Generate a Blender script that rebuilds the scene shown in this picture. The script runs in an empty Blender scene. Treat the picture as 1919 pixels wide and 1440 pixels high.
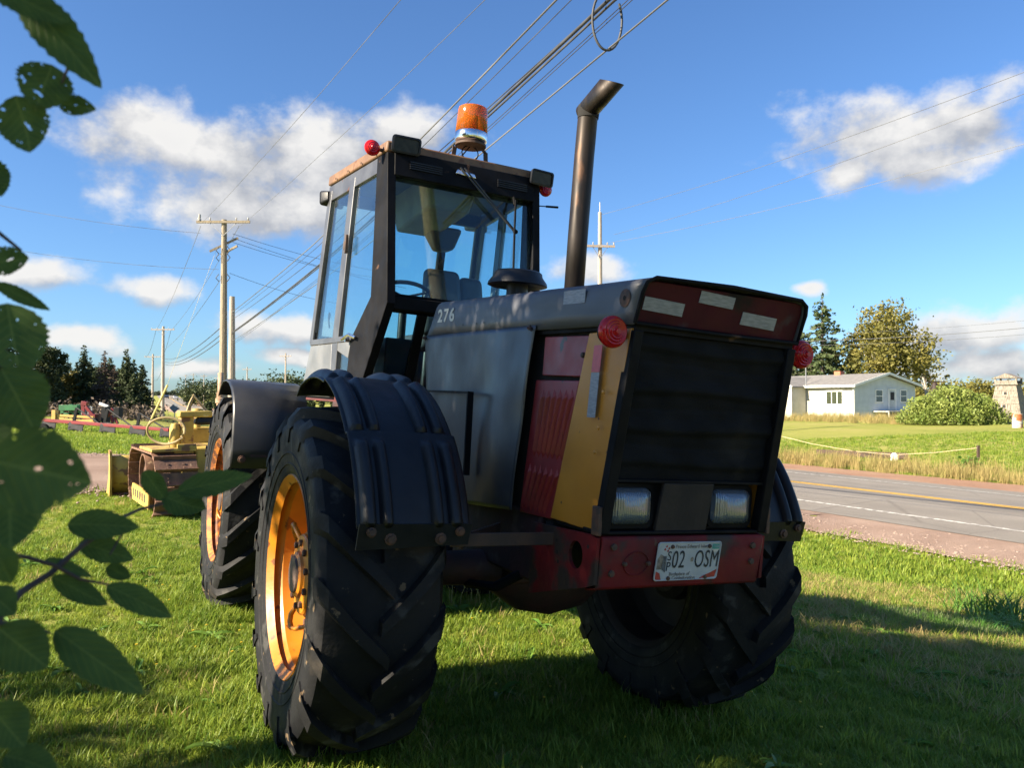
import bpy, bmesh, math, random
import numpy as np
from mathutils import Vector, Matrix, Euler
PI = math.pi; R_ = math.radians
scene = bpy.context.scene
COL = scene.collection

# ---------------------------------------------------------------- camera
CAM_H = 1.587
cam_d = bpy.data.cameras.new('camera')
cam_d.sensor_width = 36.0; cam_d.lens = 28.525
cam_d.clip_start = 0.05; cam_d.clip_end = 3000
cam_d.dof.use_dof = True; cam_d.dof.focus_distance = 4.2; cam_d.dof.aperture_fstop = 9.0
cam = bpy.data.objects.new('camera', cam_d); COL.objects.link(cam)
cam.location = (0, 0, CAM_H); cam.rotation_euler = (R_(90 + 1.1446), 0, 0)
scene.camera = cam
scene.render.resolution_x = 1024; scene.render.resolution_y = 769

# ---------------------------------------------------------------- sun, sky, exposure
SUN_EL = R_(30.0); SUN_B = R_(25.0)          # low sun, left of the view and a little behind the camera
TO_SUN = Vector((-math.cos(SUN_B)*math.cos(SUN_EL), -math.sin(SUN_B)*math.cos(SUN_EL), math.sin(SUN_EL)))
sun_d = bpy.data.lights.new('sun', 'SUN'); sun_d.energy = 5.0; sun_d.angle = R_(0.53); sun_d.color = (1.0, 0.86, 0.66)
sun = bpy.data.objects.new('sun', sun_d); COL.objects.link(sun)
sun.rotation_euler = (-TO_SUN).to_track_quat('-Z', 'Y').to_euler()
sun.location = (-20, -10, 20)
scene.view_settings.view_transform = 'Standard'; scene.view_settings.look = 'None'
scene.view_settings.exposure = 1.80; scene.view_settings.gamma = 1.0
scene.view_settings.use_curve_mapping = False

world = bpy.data.worlds.new('World'); scene.world = world; world.use_nodes = True
nt = world.node_tree; nt.nodes.clear(); N = nt.nodes; LK = nt.links
def wn(t, **k):
    n = N.new(t)
    for a, b in k.items(): setattr(n, a, b)
    return n
def wmath(op, a, b=None, c=None, clamp=False):
    n = wn('ShaderNodeMath', operation=op, use_clamp=clamp)
    for i, x in enumerate((a, b, c)):
        if x is None: continue
        if isinstance(x, (int, float)): n.inputs[i].default_value = x
        else: LK.new(x, n.inputs[i])
    return n.outputs[0]
sky = wn('ShaderNodeTexSky', sky_type='NISHITA'); sky.sun_disc = False
sky.sun_elevation = SUN_EL; sky.sun_rotation = R_(270) - SUN_B
sky.air_density = 1.0; sky.dust_density = 0.6; sky.ozone_density = 2.0; sky.altitude = 10
tc = wn('ShaderNodeTexCoord')
sx = wn('ShaderNodeSeparateXYZ'); LK.new(tc.outputs['Generated'], sx.inputs[0])
az = wmath('ARCTAN2', sx.outputs[0], sx.outputs[1]); el = wmath('ARCSINE', sx.outputs[2])
ae = wn('ShaderNodeCombineXYZ'); LK.new(az, ae.inputs[0]); LK.new(el, ae.inputs[1])
# domain warp so that cloud outlines billow
def wnoise(scale, detail, rough=0.55, off=(0, 0, 0), stretch=(1, 1, 1), src=None):
    m = wn('ShaderNodeMapping'); m.inputs['Location'].default_value = off; m.inputs['Scale'].default_value = stretch
    LK.new(src or tc.outputs['Generated'], m.inputs['Vector'])
    n = wn('ShaderNodeTexNoise'); n.inputs['Scale'].default_value = scale; n.inputs['Detail'].default_value = detail
    n.inputs['Roughness'].default_value = rough; LK.new(m.outputs[0], n.inputs['Vector'])
    return n
warp = wnoise(7.0, 3.0, off=(3.1, 0.4, 1.7))
wv = wn('ShaderNodeVectorMath', operation='MULTIPLY_ADD'); LK.new(warp.outputs['Color'], wv.inputs[0])
wv.inputs[1].default_value = (0.10, 0.05, 0.0)
sub = wn('ShaderNodeVectorMath', operation='SUBTRACT'); LK.new(ae.outputs[0], sub.inputs[0]); sub.inputs[1].default_value = (0.05, 0.025, 0)
LK.new(sub.outputs[0], wv.inputs[2])
def pix(u, v):        # direction (azimuth, elevation) of a bearing taken from the photograph's sky
    a, b = (u-959.5)/1520.56, (720-v)/1520.56; th = math.atan(30.38/1520.56)
    x, y, z = a, math.cos(th)-b*math.sin(th), math.sin(th)+b*math.cos(th)
    return math.atan2(x, y), math.atan2(z, math.hypot(x, y))
CLOUDS = [(430,300,265,92),(310,270,170,72),(600,270,215,80),(750,235,90,42),(440,380,190,70),(300,545,75,24),(90,515,90,28),(150,632,62,22),
          (1100,500,95,34),(1660,250,190,76),(1580,320,70,40),(1800,230,130,66),(1740,300,110,50),(540,610,140,34),(1830,630,130,54),(1850,690,120,40),
          (580,670,90,22),(370,690,80,22),(1520,550,34,14),(600,390,120,60)]
cl = []
for u, v, ru, rv in CLOUDS:
    a, e = pix(u, v); cl.append((a, e, ru/1520*1.0, rv/1520*1.0))
rnd = random.Random(5)
for i in range(16):     # the same fair-weather cumulus goes on all round the horizon
    a = 0.85 + (2*PI-1.7)*(i+rnd.random()*0.7)/16; a = a if a < PI else a-2*PI
    cl.append((a, rnd.uniform(0.06, 0.5), rnd.uniform(0.06, 0.15), rnd.uniform(0.02, 0.05)))
def blobs(da, de):
    acc = None
    for a, e, ra, re in cl:
        m = wn('ShaderNodeVectorMath', operation='MULTIPLY_ADD'); LK.new(wv.outputs[0], m.inputs[0])
        m.inputs[1].default_value = (1/ra, 1/re, 0); m.inputs[2].default_value = ((da-a)/ra, (de-e)/re, 0)
        l = wn('ShaderNodeVectorMath', operation='LENGTH'); LK.new(m.outputs[0], l.inputs[0])
        acc = l.outputs['Value'] if acc is None else wmath('SMOOTH_MIN', acc, l.outputs['Value'], 0.35)
    return acc
acc = blobs(0, 0); acc_up = blobs(-.010, .022)      # second sample nearer the sun: lit tops and left flanks
fb = wnoise(15.0, 10.0, 0.60, stretch=(1, 1, 1.4)); fb2 = wnoise(13.0, 5.0, 0.55, off=(0.018, 0.010, -0.020), stretch=(1, 1, 1.4))
dens = wmath('ADD', wmath('SUBTRACT', 1.16, acc), wmath('MULTIPLY', wmath('SUBTRACT', fb.outputs[0], 0.5), 2.05))
mr = wn('ShaderNodeMapRange', interpolation_type='SMOOTHSTEP'); LK.new(dens, mr.inputs['Value'])
mr.inputs['From Min'].default_value = -0.02; mr.inputs['From Max'].default_value = 0.80; mr.inputs['To Max'].default_value = 0.97
lit = wmath('ADD', wmath('ADD', 0.42, wmath('MULTIPLY', wmath('SUBTRACT', acc_up, acc), 0.85)), wmath('MULTIPLY', wmath('SUBTRACT', fb.outputs[0], fb2.outputs[0]), 2.6), clamp=True)
thick = wn('ShaderNodeMapRange'); LK.new(dens, thick.inputs['Value']); thick.inputs['From Min'].default_value = 0.3; thick.inputs['From Max'].default_value = 1.3
thick.inputs['To Min'].default_value = 0.10; thick.inputs['To Max'].default_value = -0.05
litc = wmath('ADD', lit, thick.outputs[0], clamp=True)
ccol = wn('ShaderNodeMix', data_type='RGBA'); LK.new(litc, ccol.inputs['Factor'])
ccol.inputs[6].default_value = (2.9, 3.05, 3.4, 1); ccol.inputs[7].default_value = (5.9, 5.8, 5.65, 1)
tint = wn('ShaderNodeMix', data_type='RGBA', blend_type='MULTIPLY'); tint.inputs['Factor'].default_value = 1.0
LK.new(sky.outputs[0], tint.inputs[6]); tint.inputs[7].default_value = (0.64, 0.91, 1.24, 1)
mixc = wn('ShaderNodeMix', data_type='RGBA'); LK.new(mr.outputs[0], mixc.inputs['Factor'])
LK.new(tint.outputs[2], mixc.inputs[6]); LK.new(ccol.outputs[2], mixc.inputs[7])
bg = wn('ShaderNodeBackground'); bg.inputs['Strength'].default_value = 0.0455
LK.new(mixc.outputs[2], bg.inputs['Color'])
wo = wn('ShaderNodeOutputWorld'); LK.new(bg.outputs[0], wo.inputs['Surface'])

# ---------------------------------------------------------------- materials
MATS = {}
def mat(name, col, col2=None, vscale=4.0, rough=0.55, metal=0.0, spots=(), bump=0.0, bscale=40.0, spec=0.5, coat=0.0,
        detail=6.0, stretch=(1, 1, 1), rvar=0.0, trans=0.0, mid=(0.35, 0.65)):
    """procedural paint / metal / rubber: two tones by noise, patches of wear, roughness variation and fine relief"""
    if name in MATS: return MATS[name]
    m = bpy.data.materials.new(name); m.use_nodes = True; t = m.node_tree; t.nodes.clear(); n_, l_ = t.nodes, t.links
    out = n_.new('ShaderNodeOutputMaterial'); b = n_.new('ShaderNodeBsdfPrincipled')
    co = n_.new('ShaderNodeTexCoord'); mp = n_.new('ShaderNodeMapping'); mp.inputs['Scale'].default_value = stretch
    l_.new(co.outputs['Object'], mp.inputs['Vector'])
    def noise(s, d=6.0, off=0.0):
        q = n_.new('ShaderNodeTexNoise'); q.inputs['Scale'].default_value = s; q.inputs['Detail'].default_value = d
        if off:
            a = n_.new('ShaderNodeVectorMath'); a.operation = 'ADD'; a.inputs[1].default_value = (off, off*.7, -off); l_.new(mp.outputs[0], a.inputs[0]); l_.new(a.outputs[0], q.inputs['Vector'])
        else: l_.new(mp.outputs[0], q.inputs['Vector'])
        return q.outputs[0]
    def ramp(src, a, b_):
        q = n_.new('ShaderNodeMapRange'); q.interpolation_type = 'SMOOTHSTEP'; l_.new(src, q.inputs['Value'])
        q.inputs['From Min'].default_value = a; q.inputs['From Max'].default_value = b_; return q.outputs[0]
    def mix(f, a, c):
        q = n_.new('ShaderNodeMix'); q.data_type = 'RGBA'; l_.new(f, q.inputs['Factor'])
        for i, x in ((6, a), (7, c)):
            if isinstance(x, tuple): q.inputs[i].default_value = (*x, 1)
            else: l_.new(x, q.inputs[i])
        return q.outputs[2]
    base = noise(vscale, detail)
    c = mix(ramp(base, *mid), tuple(col), tuple(col2 or col))
    rg = None
    for k, sp in enumerate(spots):
        sc, ss, th = sp[0], sp[1], sp[2]; soft = sp[3] if len(sp) > 3 else 0.04
        f = ramp(noise(ss, 8.0, 7.3*(k+1)), th, th+soft); c = mix(f, c, tuple(sc))
    l_.new(c, b.inputs['Base Color'])
    if rvar:
        q = n_.new('ShaderNodeMapRange'); l_.new(noise(vscale*2.3, 5.0, 3.3), q.inputs['Value']); q.inputs['From Min'].default_value = .3; q.inputs['From Max'].default_value = .7
        q.inputs['To Min'].default_value = max(0.05, rough-rvar); q.inputs['To Max'].default_value = min(1, rough+rvar); l_.new(q.outputs[0], b.inputs['Roughness'])
    else: b.inputs['Roughness'].default_value = rough
    b.inputs['Metallic'].default_value = metal; b.inputs['Specular IOR Level'].default_value = spec
    b.inputs['Coat Weight'].default_value = coat; b.inputs['Coat Roughness'].default_value = 0.25
    b.inputs['Transmission Weight'].default_value = trans
    if bump:
        bp = n_.new('ShaderNodeBump'); bp.inputs['Strength'].default_value = bump; bp.inputs['Distance'].default_value = 0.01
        l_.new(noise(bscale, 4.0, 1.9), bp.inputs['Height']); l_.new(bp.outputs[0], b.inputs['Normal'])
    l_.new(b.outputs[0], out.inputs['Surface']); MATS[name] = m; return m
def glass(name, tintc=(0.80, 0.93, 0.95), refl=0.05, rough=0.015):
    m = bpy.data.materials.new(name); m.use_nodes = True; t = m.node_tree; t.nodes.clear(); n_, l_ = t.nodes, t.links
    out = n_.new('ShaderNodeOutputMaterial'); tr = n_.new('ShaderNodeBsdfTransparent'); tr.inputs[0].default_value = (*tintc, 1)
    gl = n_.new('ShaderNodeBsdfGlossy'); gl.inputs['Roughness'].default_value = rough
    lw = n_.new('ShaderNodeLayerWeight'); lw.inputs[0].default_value = .5      # Schlick reflectance, the same from both faces of the pane
    fr = n_.new('ShaderNodeMath'); fr.operation = 'POWER'; l_.new(lw.outputs['Facing'], fr.inputs[0]); fr.inputs[1].default_value = 4.0
    ad = n_.new('ShaderNodeMath'); ad.operation = 'ADD'; ad.use_clamp = True; ad.inputs[1].default_value = refl; l_.new(fr.outputs[0], ad.inputs[0])
    df = n_.new('ShaderNodeBsdfDiffuse'); df.inputs[0].default_value = (.45, .5, .5, 1)
    co = n_.new('ShaderNodeTexCoord'); no = n_.new('ShaderNodeTexNoise'); no.inputs['Scale'].default_value = 2.2; no.inputs['Detail'].default_value = 3; l_.new(co.outputs['Object'], no.inputs['Vector'])
    q = n_.new('ShaderNodeMapRange'); l_.new(no.outputs[0], q.inputs['Value']); q.inputs['From Min'].default_value = .4; q.inputs['From Max'].default_value = .75; q.inputs['To Max'].default_value = .014; q.inputs['To Min'].default_value = .002
    m1 = n_.new('ShaderNodeMixShader'); l_.new(ad.outputs[0], m1.inputs[0]); l_.new(tr.outputs[0], m1.inputs[1]); l_.new(gl.outputs[0], m1.inputs[2])
    m2 = n_.new('ShaderNodeMixShader'); l_.new(q.outputs[0], m2.inputs[0]); l_.new(m1.outputs[0], m2.inputs[1]); l_.new(df.outputs[0], m2.inputs[2])
    l_.new(m2.outputs[0], out.inputs[0]); MATS[name] = m; return m
def leafmat(name, col, col2, transl=0.35, rough=0.5, vscale=2.0, holes=0.0, inst=0.0, veins=False):
    """thin foliage: diffuse + translucent, tone varied by noise (and per clump), optional eaten holes"""
    m = bpy.data.materials.new(name); m.use_nodes = True; t = m.node_tree; t.nodes.clear(); n_, l_ = t.nodes, t.links
    out = n_.new('ShaderNodeOutputMaterial'); b = n_.new('ShaderNodeBsdfPrincipled'); tr = n_.new('ShaderNodeBsdfTranslucent')
    co = n_.new('ShaderNodeTexCoord'); no = n_.new('ShaderNodeTexNoise'); no.inputs['Scale'].default_value = vscale; no.inputs['Detail'].default_value = 5
    l_.new(co.outputs['Object'], no.inputs['Vector'])
    fac = no.outputs[0]
    q = n_.new('ShaderNodeMapRange'); l_.new(fac, q.inputs['Value']); q.inputs['From Min'].default_value = .3; q.inputs['From Max'].default_value = .7
    fac = q.outputs[0]
    if inst:
        oi = n_.new('ShaderNodeObjectInfo'); a = n_.new('ShaderNodeMix'); a.data_type = 'FLOAT'; a.inputs[0].default_value = inst
        l_.new(fac, a.inputs[2]); l_.new(oi.outputs['Random'], a.inputs[3]); fac = a.outputs[0]
    mx = n_.new('ShaderNodeMix'); mx.data_type = 'RGBA'; l_.new(fac, mx.inputs['Factor']); mx.inputs[6].default_value = (*col, 1); mx.inputs[7].default_value = (*col2, 1)
    colo = mx.outputs[2]
    if veins:
        def mth(op, a, c=None):
            q = n_.new('ShaderNodeMath'); q.operation = op
            for i, x in enumerate((a, c)):
                if x is None: continue
                if isinstance(x, (int, float)): q.inputs[i].default_value = x
                else: l_.new(x, q.inputs[i])
            return q.outputs[0]
        sp = n_.new('ShaderNodeSeparateXYZ'); l_.new(co.outputs['Object'], sp.inputs[0]); ay = mth('ABSOLUTE', sp.outputs[1])
        w = mth('SINE', mth('MULTIPLY', mth('SUBTRACT', sp.outputs[0], mth('MULTIPLY', ay, .75)), 52.0)); f1 = mth('POWER', mth('MAXIMUM', w, 0.0), 14.0); f2 = mth('LESS_THAN', ay, .016); ft = mth('MULTIPLY', mth('MAXIMUM', f1, f2), .55)
        vm = n_.new('ShaderNodeMix'); vm.data_type = 'RGBA'; l_.new(ft, vm.inputs['Factor']); l_.new(colo, vm.inputs[6]); vm.inputs[7].default_value = (col2[0]*2.2, col2[1]*1.7, col2[2]*1.9, 1); colo = vm.outputs[2]
        bp = n_.new('ShaderNodeBump'); bp.inputs['Strength'].default_value = .5; bp.inputs['Distance'].default_value = .004; bp.invert = True; l_.new(ft, bp.inputs['Height']); l_.new(bp.outputs[0], b.inputs['Normal'])
    l_.new(colo, b.inputs['Base Color']); b.inputs['Roughness'].default_value = rough; b.inputs['Specular IOR Level'].default_value = .3
    l_.new(colo, tr.inputs[0])
    ms = n_.new('ShaderNodeMixShader'); ms.inputs[0].default_value = transl; l_.new(b.outputs[0], ms.inputs[1]); l_.new(tr.outputs[0], ms.inputs[2])
    res = ms.outputs[0]
    if holes:
        vo = n_.new('ShaderNodeTexNoise'); vo.inputs['Scale'].default_value = 9; vo.inputs['Detail'].default_value = 1.0; l_.new(co.outputs['Object'], vo.inputs['Vector'])
        lt = n_.new('ShaderNodeMath'); lt.operation = 'GREATER_THAN'; lt.inputs[1].default_value = holes; l_.new(vo.outputs[0], lt.inputs[0])
        tp = n_.new('ShaderNodeBsdfTransparent'); m2 = n_.new('ShaderNodeMixShader'); l_.new(lt.outputs[0], m2.inputs[0]); l_.new(res, m2.inputs[1]); l_.new(tp.outputs[0], m2.inputs[2]); res = m2.outputs[0]
    l_.new(res, out.inputs[0]); MATS[name] = m; return m

# ---------------------------------------------------------------- mesh helpers
class MB:
    """collects shapes; build() links them as ONE mesh object"""
    def __init__(s): s.v = []; s.f = []
    def add(s, vs, fs):
        o = len(s.v); s.v += [tuple(map(float, p)) for p in vs]; s.f += [tuple(i+o for i in q) for q in fs]; return s
    def box(s, a, b, rot=None, piv=None):
        x0, y0, z0 = a; x1, y1, z1 = b
        P = [(x0,y0,z0),(x1,y0,z0),(x1,y1,z0),(x0,y1,z0),(x0,y0,z1),(x1,y0,z1),(x1,y1,z1),(x0,y1,z1)]
        if rot is not None:
            c = Vector(piv) if piv else Vector(((x0+x1)/2, (y0+y1)/2, (z0+z1)/2)); M = Euler(rot).to_matrix()
            P = [tuple(M @ (Vector(p)-c) + c) for p in P]
        return s.add(P, [(0,3,2,1),(4,5,6,7),(0,1,5,4),(1,2,6,5),(2,3,7,6),(3,0,4,7)])
    def hexa(s, P): return s.add(P, [(0,3,2,1),(4,5,6,7),(0,1,5,4),(1,2,6,5),(2,3,7,6),(3,0,4,7)])
    def prism(s, poly, ax, a, b):
        n = len(poly)
        def p3(p, h):
            q = [0, 0, 0]; r = [i for i in range(3) if i != ax]; q[r[0]], q[r[1]] = p; q[ax] = h; return q
        return s.add([p3(p, a) for p in poly]+[p3(p, b) for p in poly],
                     [tuple(range(n))[::-1], tuple(range(n, 2*n))]+[(i, (i+1) % n, n+(i+1) % n, n+i) for i in range(n)])
    def tube(s, path, r, n=10, cap=True):
        path = [Vector(p) for p in path]; k = len(path); rs = r if isinstance(r, (list, tuple)) else [r]*k
        up = None; vs = []
        for i, p in enumerate(path):
            d = (path[min(i+1, k-1)]-path[max(i-1, 0)]).normalized()
            if up is None:
                up = Vector((0, 0, 1)) if abs(d.z) < .9 else Vector((1, 0, 0))
            u = d.cross(up)
            if u.length < 1e-6: u = d.orthogonal()
            u.normalize(); w = u.cross(d).normalized(); up = w
            for j in range(n):
                a = 2*PI*j/n; vs.append(p + (u*math.cos(a)+w*math.sin(a))*rs[i])
        fs = [(i*n+j, i*n+(j+1) % n, (i+1)*n+(j+1) % n, (i+1)*n+j) for i in range(k-1) for j in range(n)]
        if cap: fs += [tuple(range(n))[::-1], tuple((k-1)*n+j for j in range(n))]
        return s.add(vs, fs)
    def bar(s, p, q, w, h, roll=0.0):
        p, q = Vector(p), Vector(q); d = (q-p).normalized(); up = Vector((0, 0, 1)) if abs(d.z) < .95 else Vector((1, 0, 0))
        u = d.cross(up).normalized(); v = u.cross(d); u, v = u*math.cos(roll)+v*math.sin(roll), v*math.cos(roll)-u*math.sin(roll)
        P = [e+u*(a*w/2)+v*(b*h/2) for e in (p, q) for a, b in ((-1,-1),(1,-1),(1,1),(-1,1))]
        return s.add(P, [(3,2,1,0),(4,5,6,7),(0,1,5,4),(1,2,6,5),(2,3,7,6),(3,0,4,7)])
    def lathe(s, prof, c=(0, 0, 0), ax=2, n=32, a0=0, a1=2*PI):
        closed = abs(a1-a0-2*PI) < 1e-6; m = n if closed else n+1; vs = []
        r = [i for i in range(3) if i != ax]
        for i in range(m):
            a = a0+(a1-a0)*i/n
            for rr, h in prof:
                q = [0, 0, 0]; q[r[0]] = c[r[0]]+rr*math.cos(a); q[r[1]] = c[r[1]]+rr*math.sin(a); q[ax] = c[ax]+h; vs.append(q)
        k = len(prof)
        fs = [(i*k+j, i*k+j+1, ((i+1) % m)*k+j+1, ((i+1) % m)*k+j) for i in range(n) for j in range(k-1)]
        return s.add(vs, fs)
    def grid(s, fn, nu, nv, thick=None):
        vs = [fn(i/nu, j/nv) for i in range(nu+1) for j in range(nv+1)]
        return s.add(vs, [(i*(nv+1)+j, (i+1)*(nv+1)+j, (i+1)*(nv+1)+j+1, i*(nv+1)+j+1) for i in range(nu) for j in range(nv)])
    def mesh(s, name, smooth=35, weld=True):
        me = bpy.data.meshes.new(name); me.from_pydata(s.v, [], s.f)
        bm = bmesh.new(); bm.from_mesh(me)
        if weld: bmesh.ops.remove_doubles(bm, verts=bm.verts, dist=1e-5)
        bmesh.ops.recalc_face_normals(bm, faces=bm.faces); bm.to_mesh(me); bm.free()
        if smooth is not None:
            me.polygons.foreach_set('use_smooth', [True]*len(me.polygons)); me.set_sharp_from_angle(angle=R_(smooth))
        return me
    def build(s, name, m, parent=None, bevel=0, smooth=35, solid=0, seg=2, weld=True):
        me = s.mesh(name, smooth, weld); me.materials.append(MATS[m] if isinstance(m, str) else m)
        return link(name, me, parent, bevel, solid, seg)
def link(name, me, parent=None, bevel=0, solid=0, seg=2):
    o = bpy.data.objects.new(name, me); COL.objects.link(o); o.parent = parent
    if solid:
        md = o.modifiers.new('thickness', 'SOLIDIFY'); md.thickness = solid; md.offset = 0
    if bevel:
        md = o.modifiers.new('bevel', 'BEVEL'); md.width = bevel; md.segments = seg; md.limit_method = 'ANGLE'; md.angle_limit = R_(40)
    return o
def np_obj(name, V, F, m, parent=None, smooth=False):
    """fast mesh from numpy: V (n,3), F (k,4) or (k,3)"""
    me = bpy.data.meshes.new(name); k = F.shape[1]
    me.vertices.add(len(V)); me.vertices.foreach_set('co', np.ascontiguousarray(V, dtype=np.float32).ravel())
    me.loops.add(F.size); me.loops.foreach_set('vertex_index', np.ascontiguousarray(F, dtype=np.int32).ravel())
    me.polygons.add(len(F)); me.polygons.foreach_set('loop_start', np.arange(0, F.size, k, dtype=np.int32))
    me.polygons.foreach_set('loop_total', np.full(len(F), k, dtype=np.int32))
    if smooth: me.polygons.foreach_set('use_smooth', np.ones(len(F), dtype=bool))
    me.update(); me.validate()
    if m: me.materials.append(MATS[m] if isinstance(m, str) else m)
    return link(name, me, parent)
def thing(name, label, cat, loc=(0, 0, 0), rot=(0, 0, 0), group=None):
    o = bpy.data.objects.new(name, None); COL.objects.link(o); o.location = loc; o.rotation_euler = rot; o.empty_display_size = .2
    return tag(o, label, cat, group)
def tag(o, label, cat, group=None, kind=None):
    if label: o['label'] = label
    if cat: o['category'] = cat
    if group: o['group'] = group
    if kind: o['kind'] = kind
    return o
def struct(o, kind='structure', label=None):
    o['kind'] = kind
    if label: o['label'] = label
    return o
def text_mesh(body, size, name, extrude=0.0, shear=0.0, space=1.0, align='CENTER', offset=0.0):
    cu = bpy.data.curves.new(name, 'FONT'); cu.body = body; cu.size = size; cu.align_x = align; cu.align_y = 'CENTER'; cu.extrude = extrude; cu.shear = shear; cu.space_character = space; cu.offset = offset
    cu.resolution_u = 4
    o = bpy.data.objects.new(name, cu); COL.objects.link(o)
    dg = bpy.context.evaluated_depsgraph_get(); me = bpy.data.meshes.new_from_object(o.evaluated_get(dg))
    bpy.data.objects.remove(o); bpy.data.curves.remove(cu); me.name = name; return me
def place_text(body, size, name, m, parent, origin, xdir, ydir, sx=1.0, **k):
    me = text_mesh(body, size, name, **k); me.materials.clear(); me.materials.append(MATS[m])
    xd = Vector(xdir).normalized(); yd = Vector(ydir).normalized(); zd = xd.cross(yd)
    M = Matrix((xd*sx, yd, zd)).transposed().to_4x4(); M.translation = Vector(origin)
    me.transform(M); return link(name, me, parent)
def copy_tree(o, parent=None):
    c = o.copy(); COL.objects.link(c); c.parent = parent
    for ch in list(o.children): copy_tree(ch, c)
    return c
TH = math.atan(30.38/1520.56)
def at(u, v, Y):        # surveyed point: bearing (u, v) taken from the photograph at distance Y ahead
    a, b = (u-959.5)/1520.56, (720-v)/1520.56; y, z = math.cos(TH)-b*math.sin(TH), math.sin(TH)+b*math.cos(TH)
    k = Y/y; return Vector((a*k, Y, CAM_H+z*k))
# ================================================================ SETTING: terrain, road, drive, grass
rng = np.random.default_rng(11)
ND = np.array((0.8878, 0.4602)); DD = np.array((-0.4602, 0.8878))     # across the road / along the road
S_TAB = [-500,-120,-60,-20,-8,0,1.92,3.2,4.4,6,8.2,10.2,11.6,12.6,13.6,15.2,16.4,19.4,22.4,23.6,25.8,27.5,29,34,45,58,100,200,500]
Z_TAB = [4,1.8,1.2,.66,.40,.165,.045,-.040,-.15,-.38,-.78,-1.14,-1.27,-1.25,-1.17,-1.10,-1.075,-1.01,-1.075,-1.10,-1.17,-1.22,-1.08,-.72,-.25,.06,.5,1.2,4]
def sm(a, b, x):
    q = np.clip((x-a)/(b-a), 0, 1); return q*q*(3-2*q)
def hgt(s, t):
    s = np.asarray(s, float); t = np.asarray(t, float)
    z = np.interp(s, S_TAB, Z_TAB)
    z = z + np.clip(.02*(t-3.55), -.10, .055)*(1-sm(4, 11, s))
    band = sm(12.2, 13.4, t)*(1-sm(22.9, 24.2, t))*(1-sm(14, 15, s))*sm(-1, 2, s)
    z = z*(1-band)+np.interp(s, [-500, 0, 6, 15.2, 500], [4, .20, -.26, -1.10, -1.1])*band
    return z + 5.0*sm(180, 470, t) - 3.0*sm(520, 900, t)
def xy(s, t):
    s = np.asarray(s, float); t = np.asarray(t, float); k = 15*(np.clip(t, 0, 700)/440)**2
    return s*ND[0]+t*DD[0]+k, s*ND[1]+t*DD[1]
def st(x, y):
    t = x*DD[0]+y*DD[1]
    for _ in range(3):
        k = 15*(np.clip(t, 0, 700)/440)**2; t = (x-k)*DD[0]+y*DD[1]
    return (x-k)*ND[0]+y*ND[1], t
def gz(x, y):
    s, t = st(x, y); return float(hgt(s, t))
def on_ground(u, Y, dz=0.0):      # ground point under bearing u at distance Y
    x = (u-959.5)/1520.56*Y; return Vector((x, Y, gz(x, Y)+dz))

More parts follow.
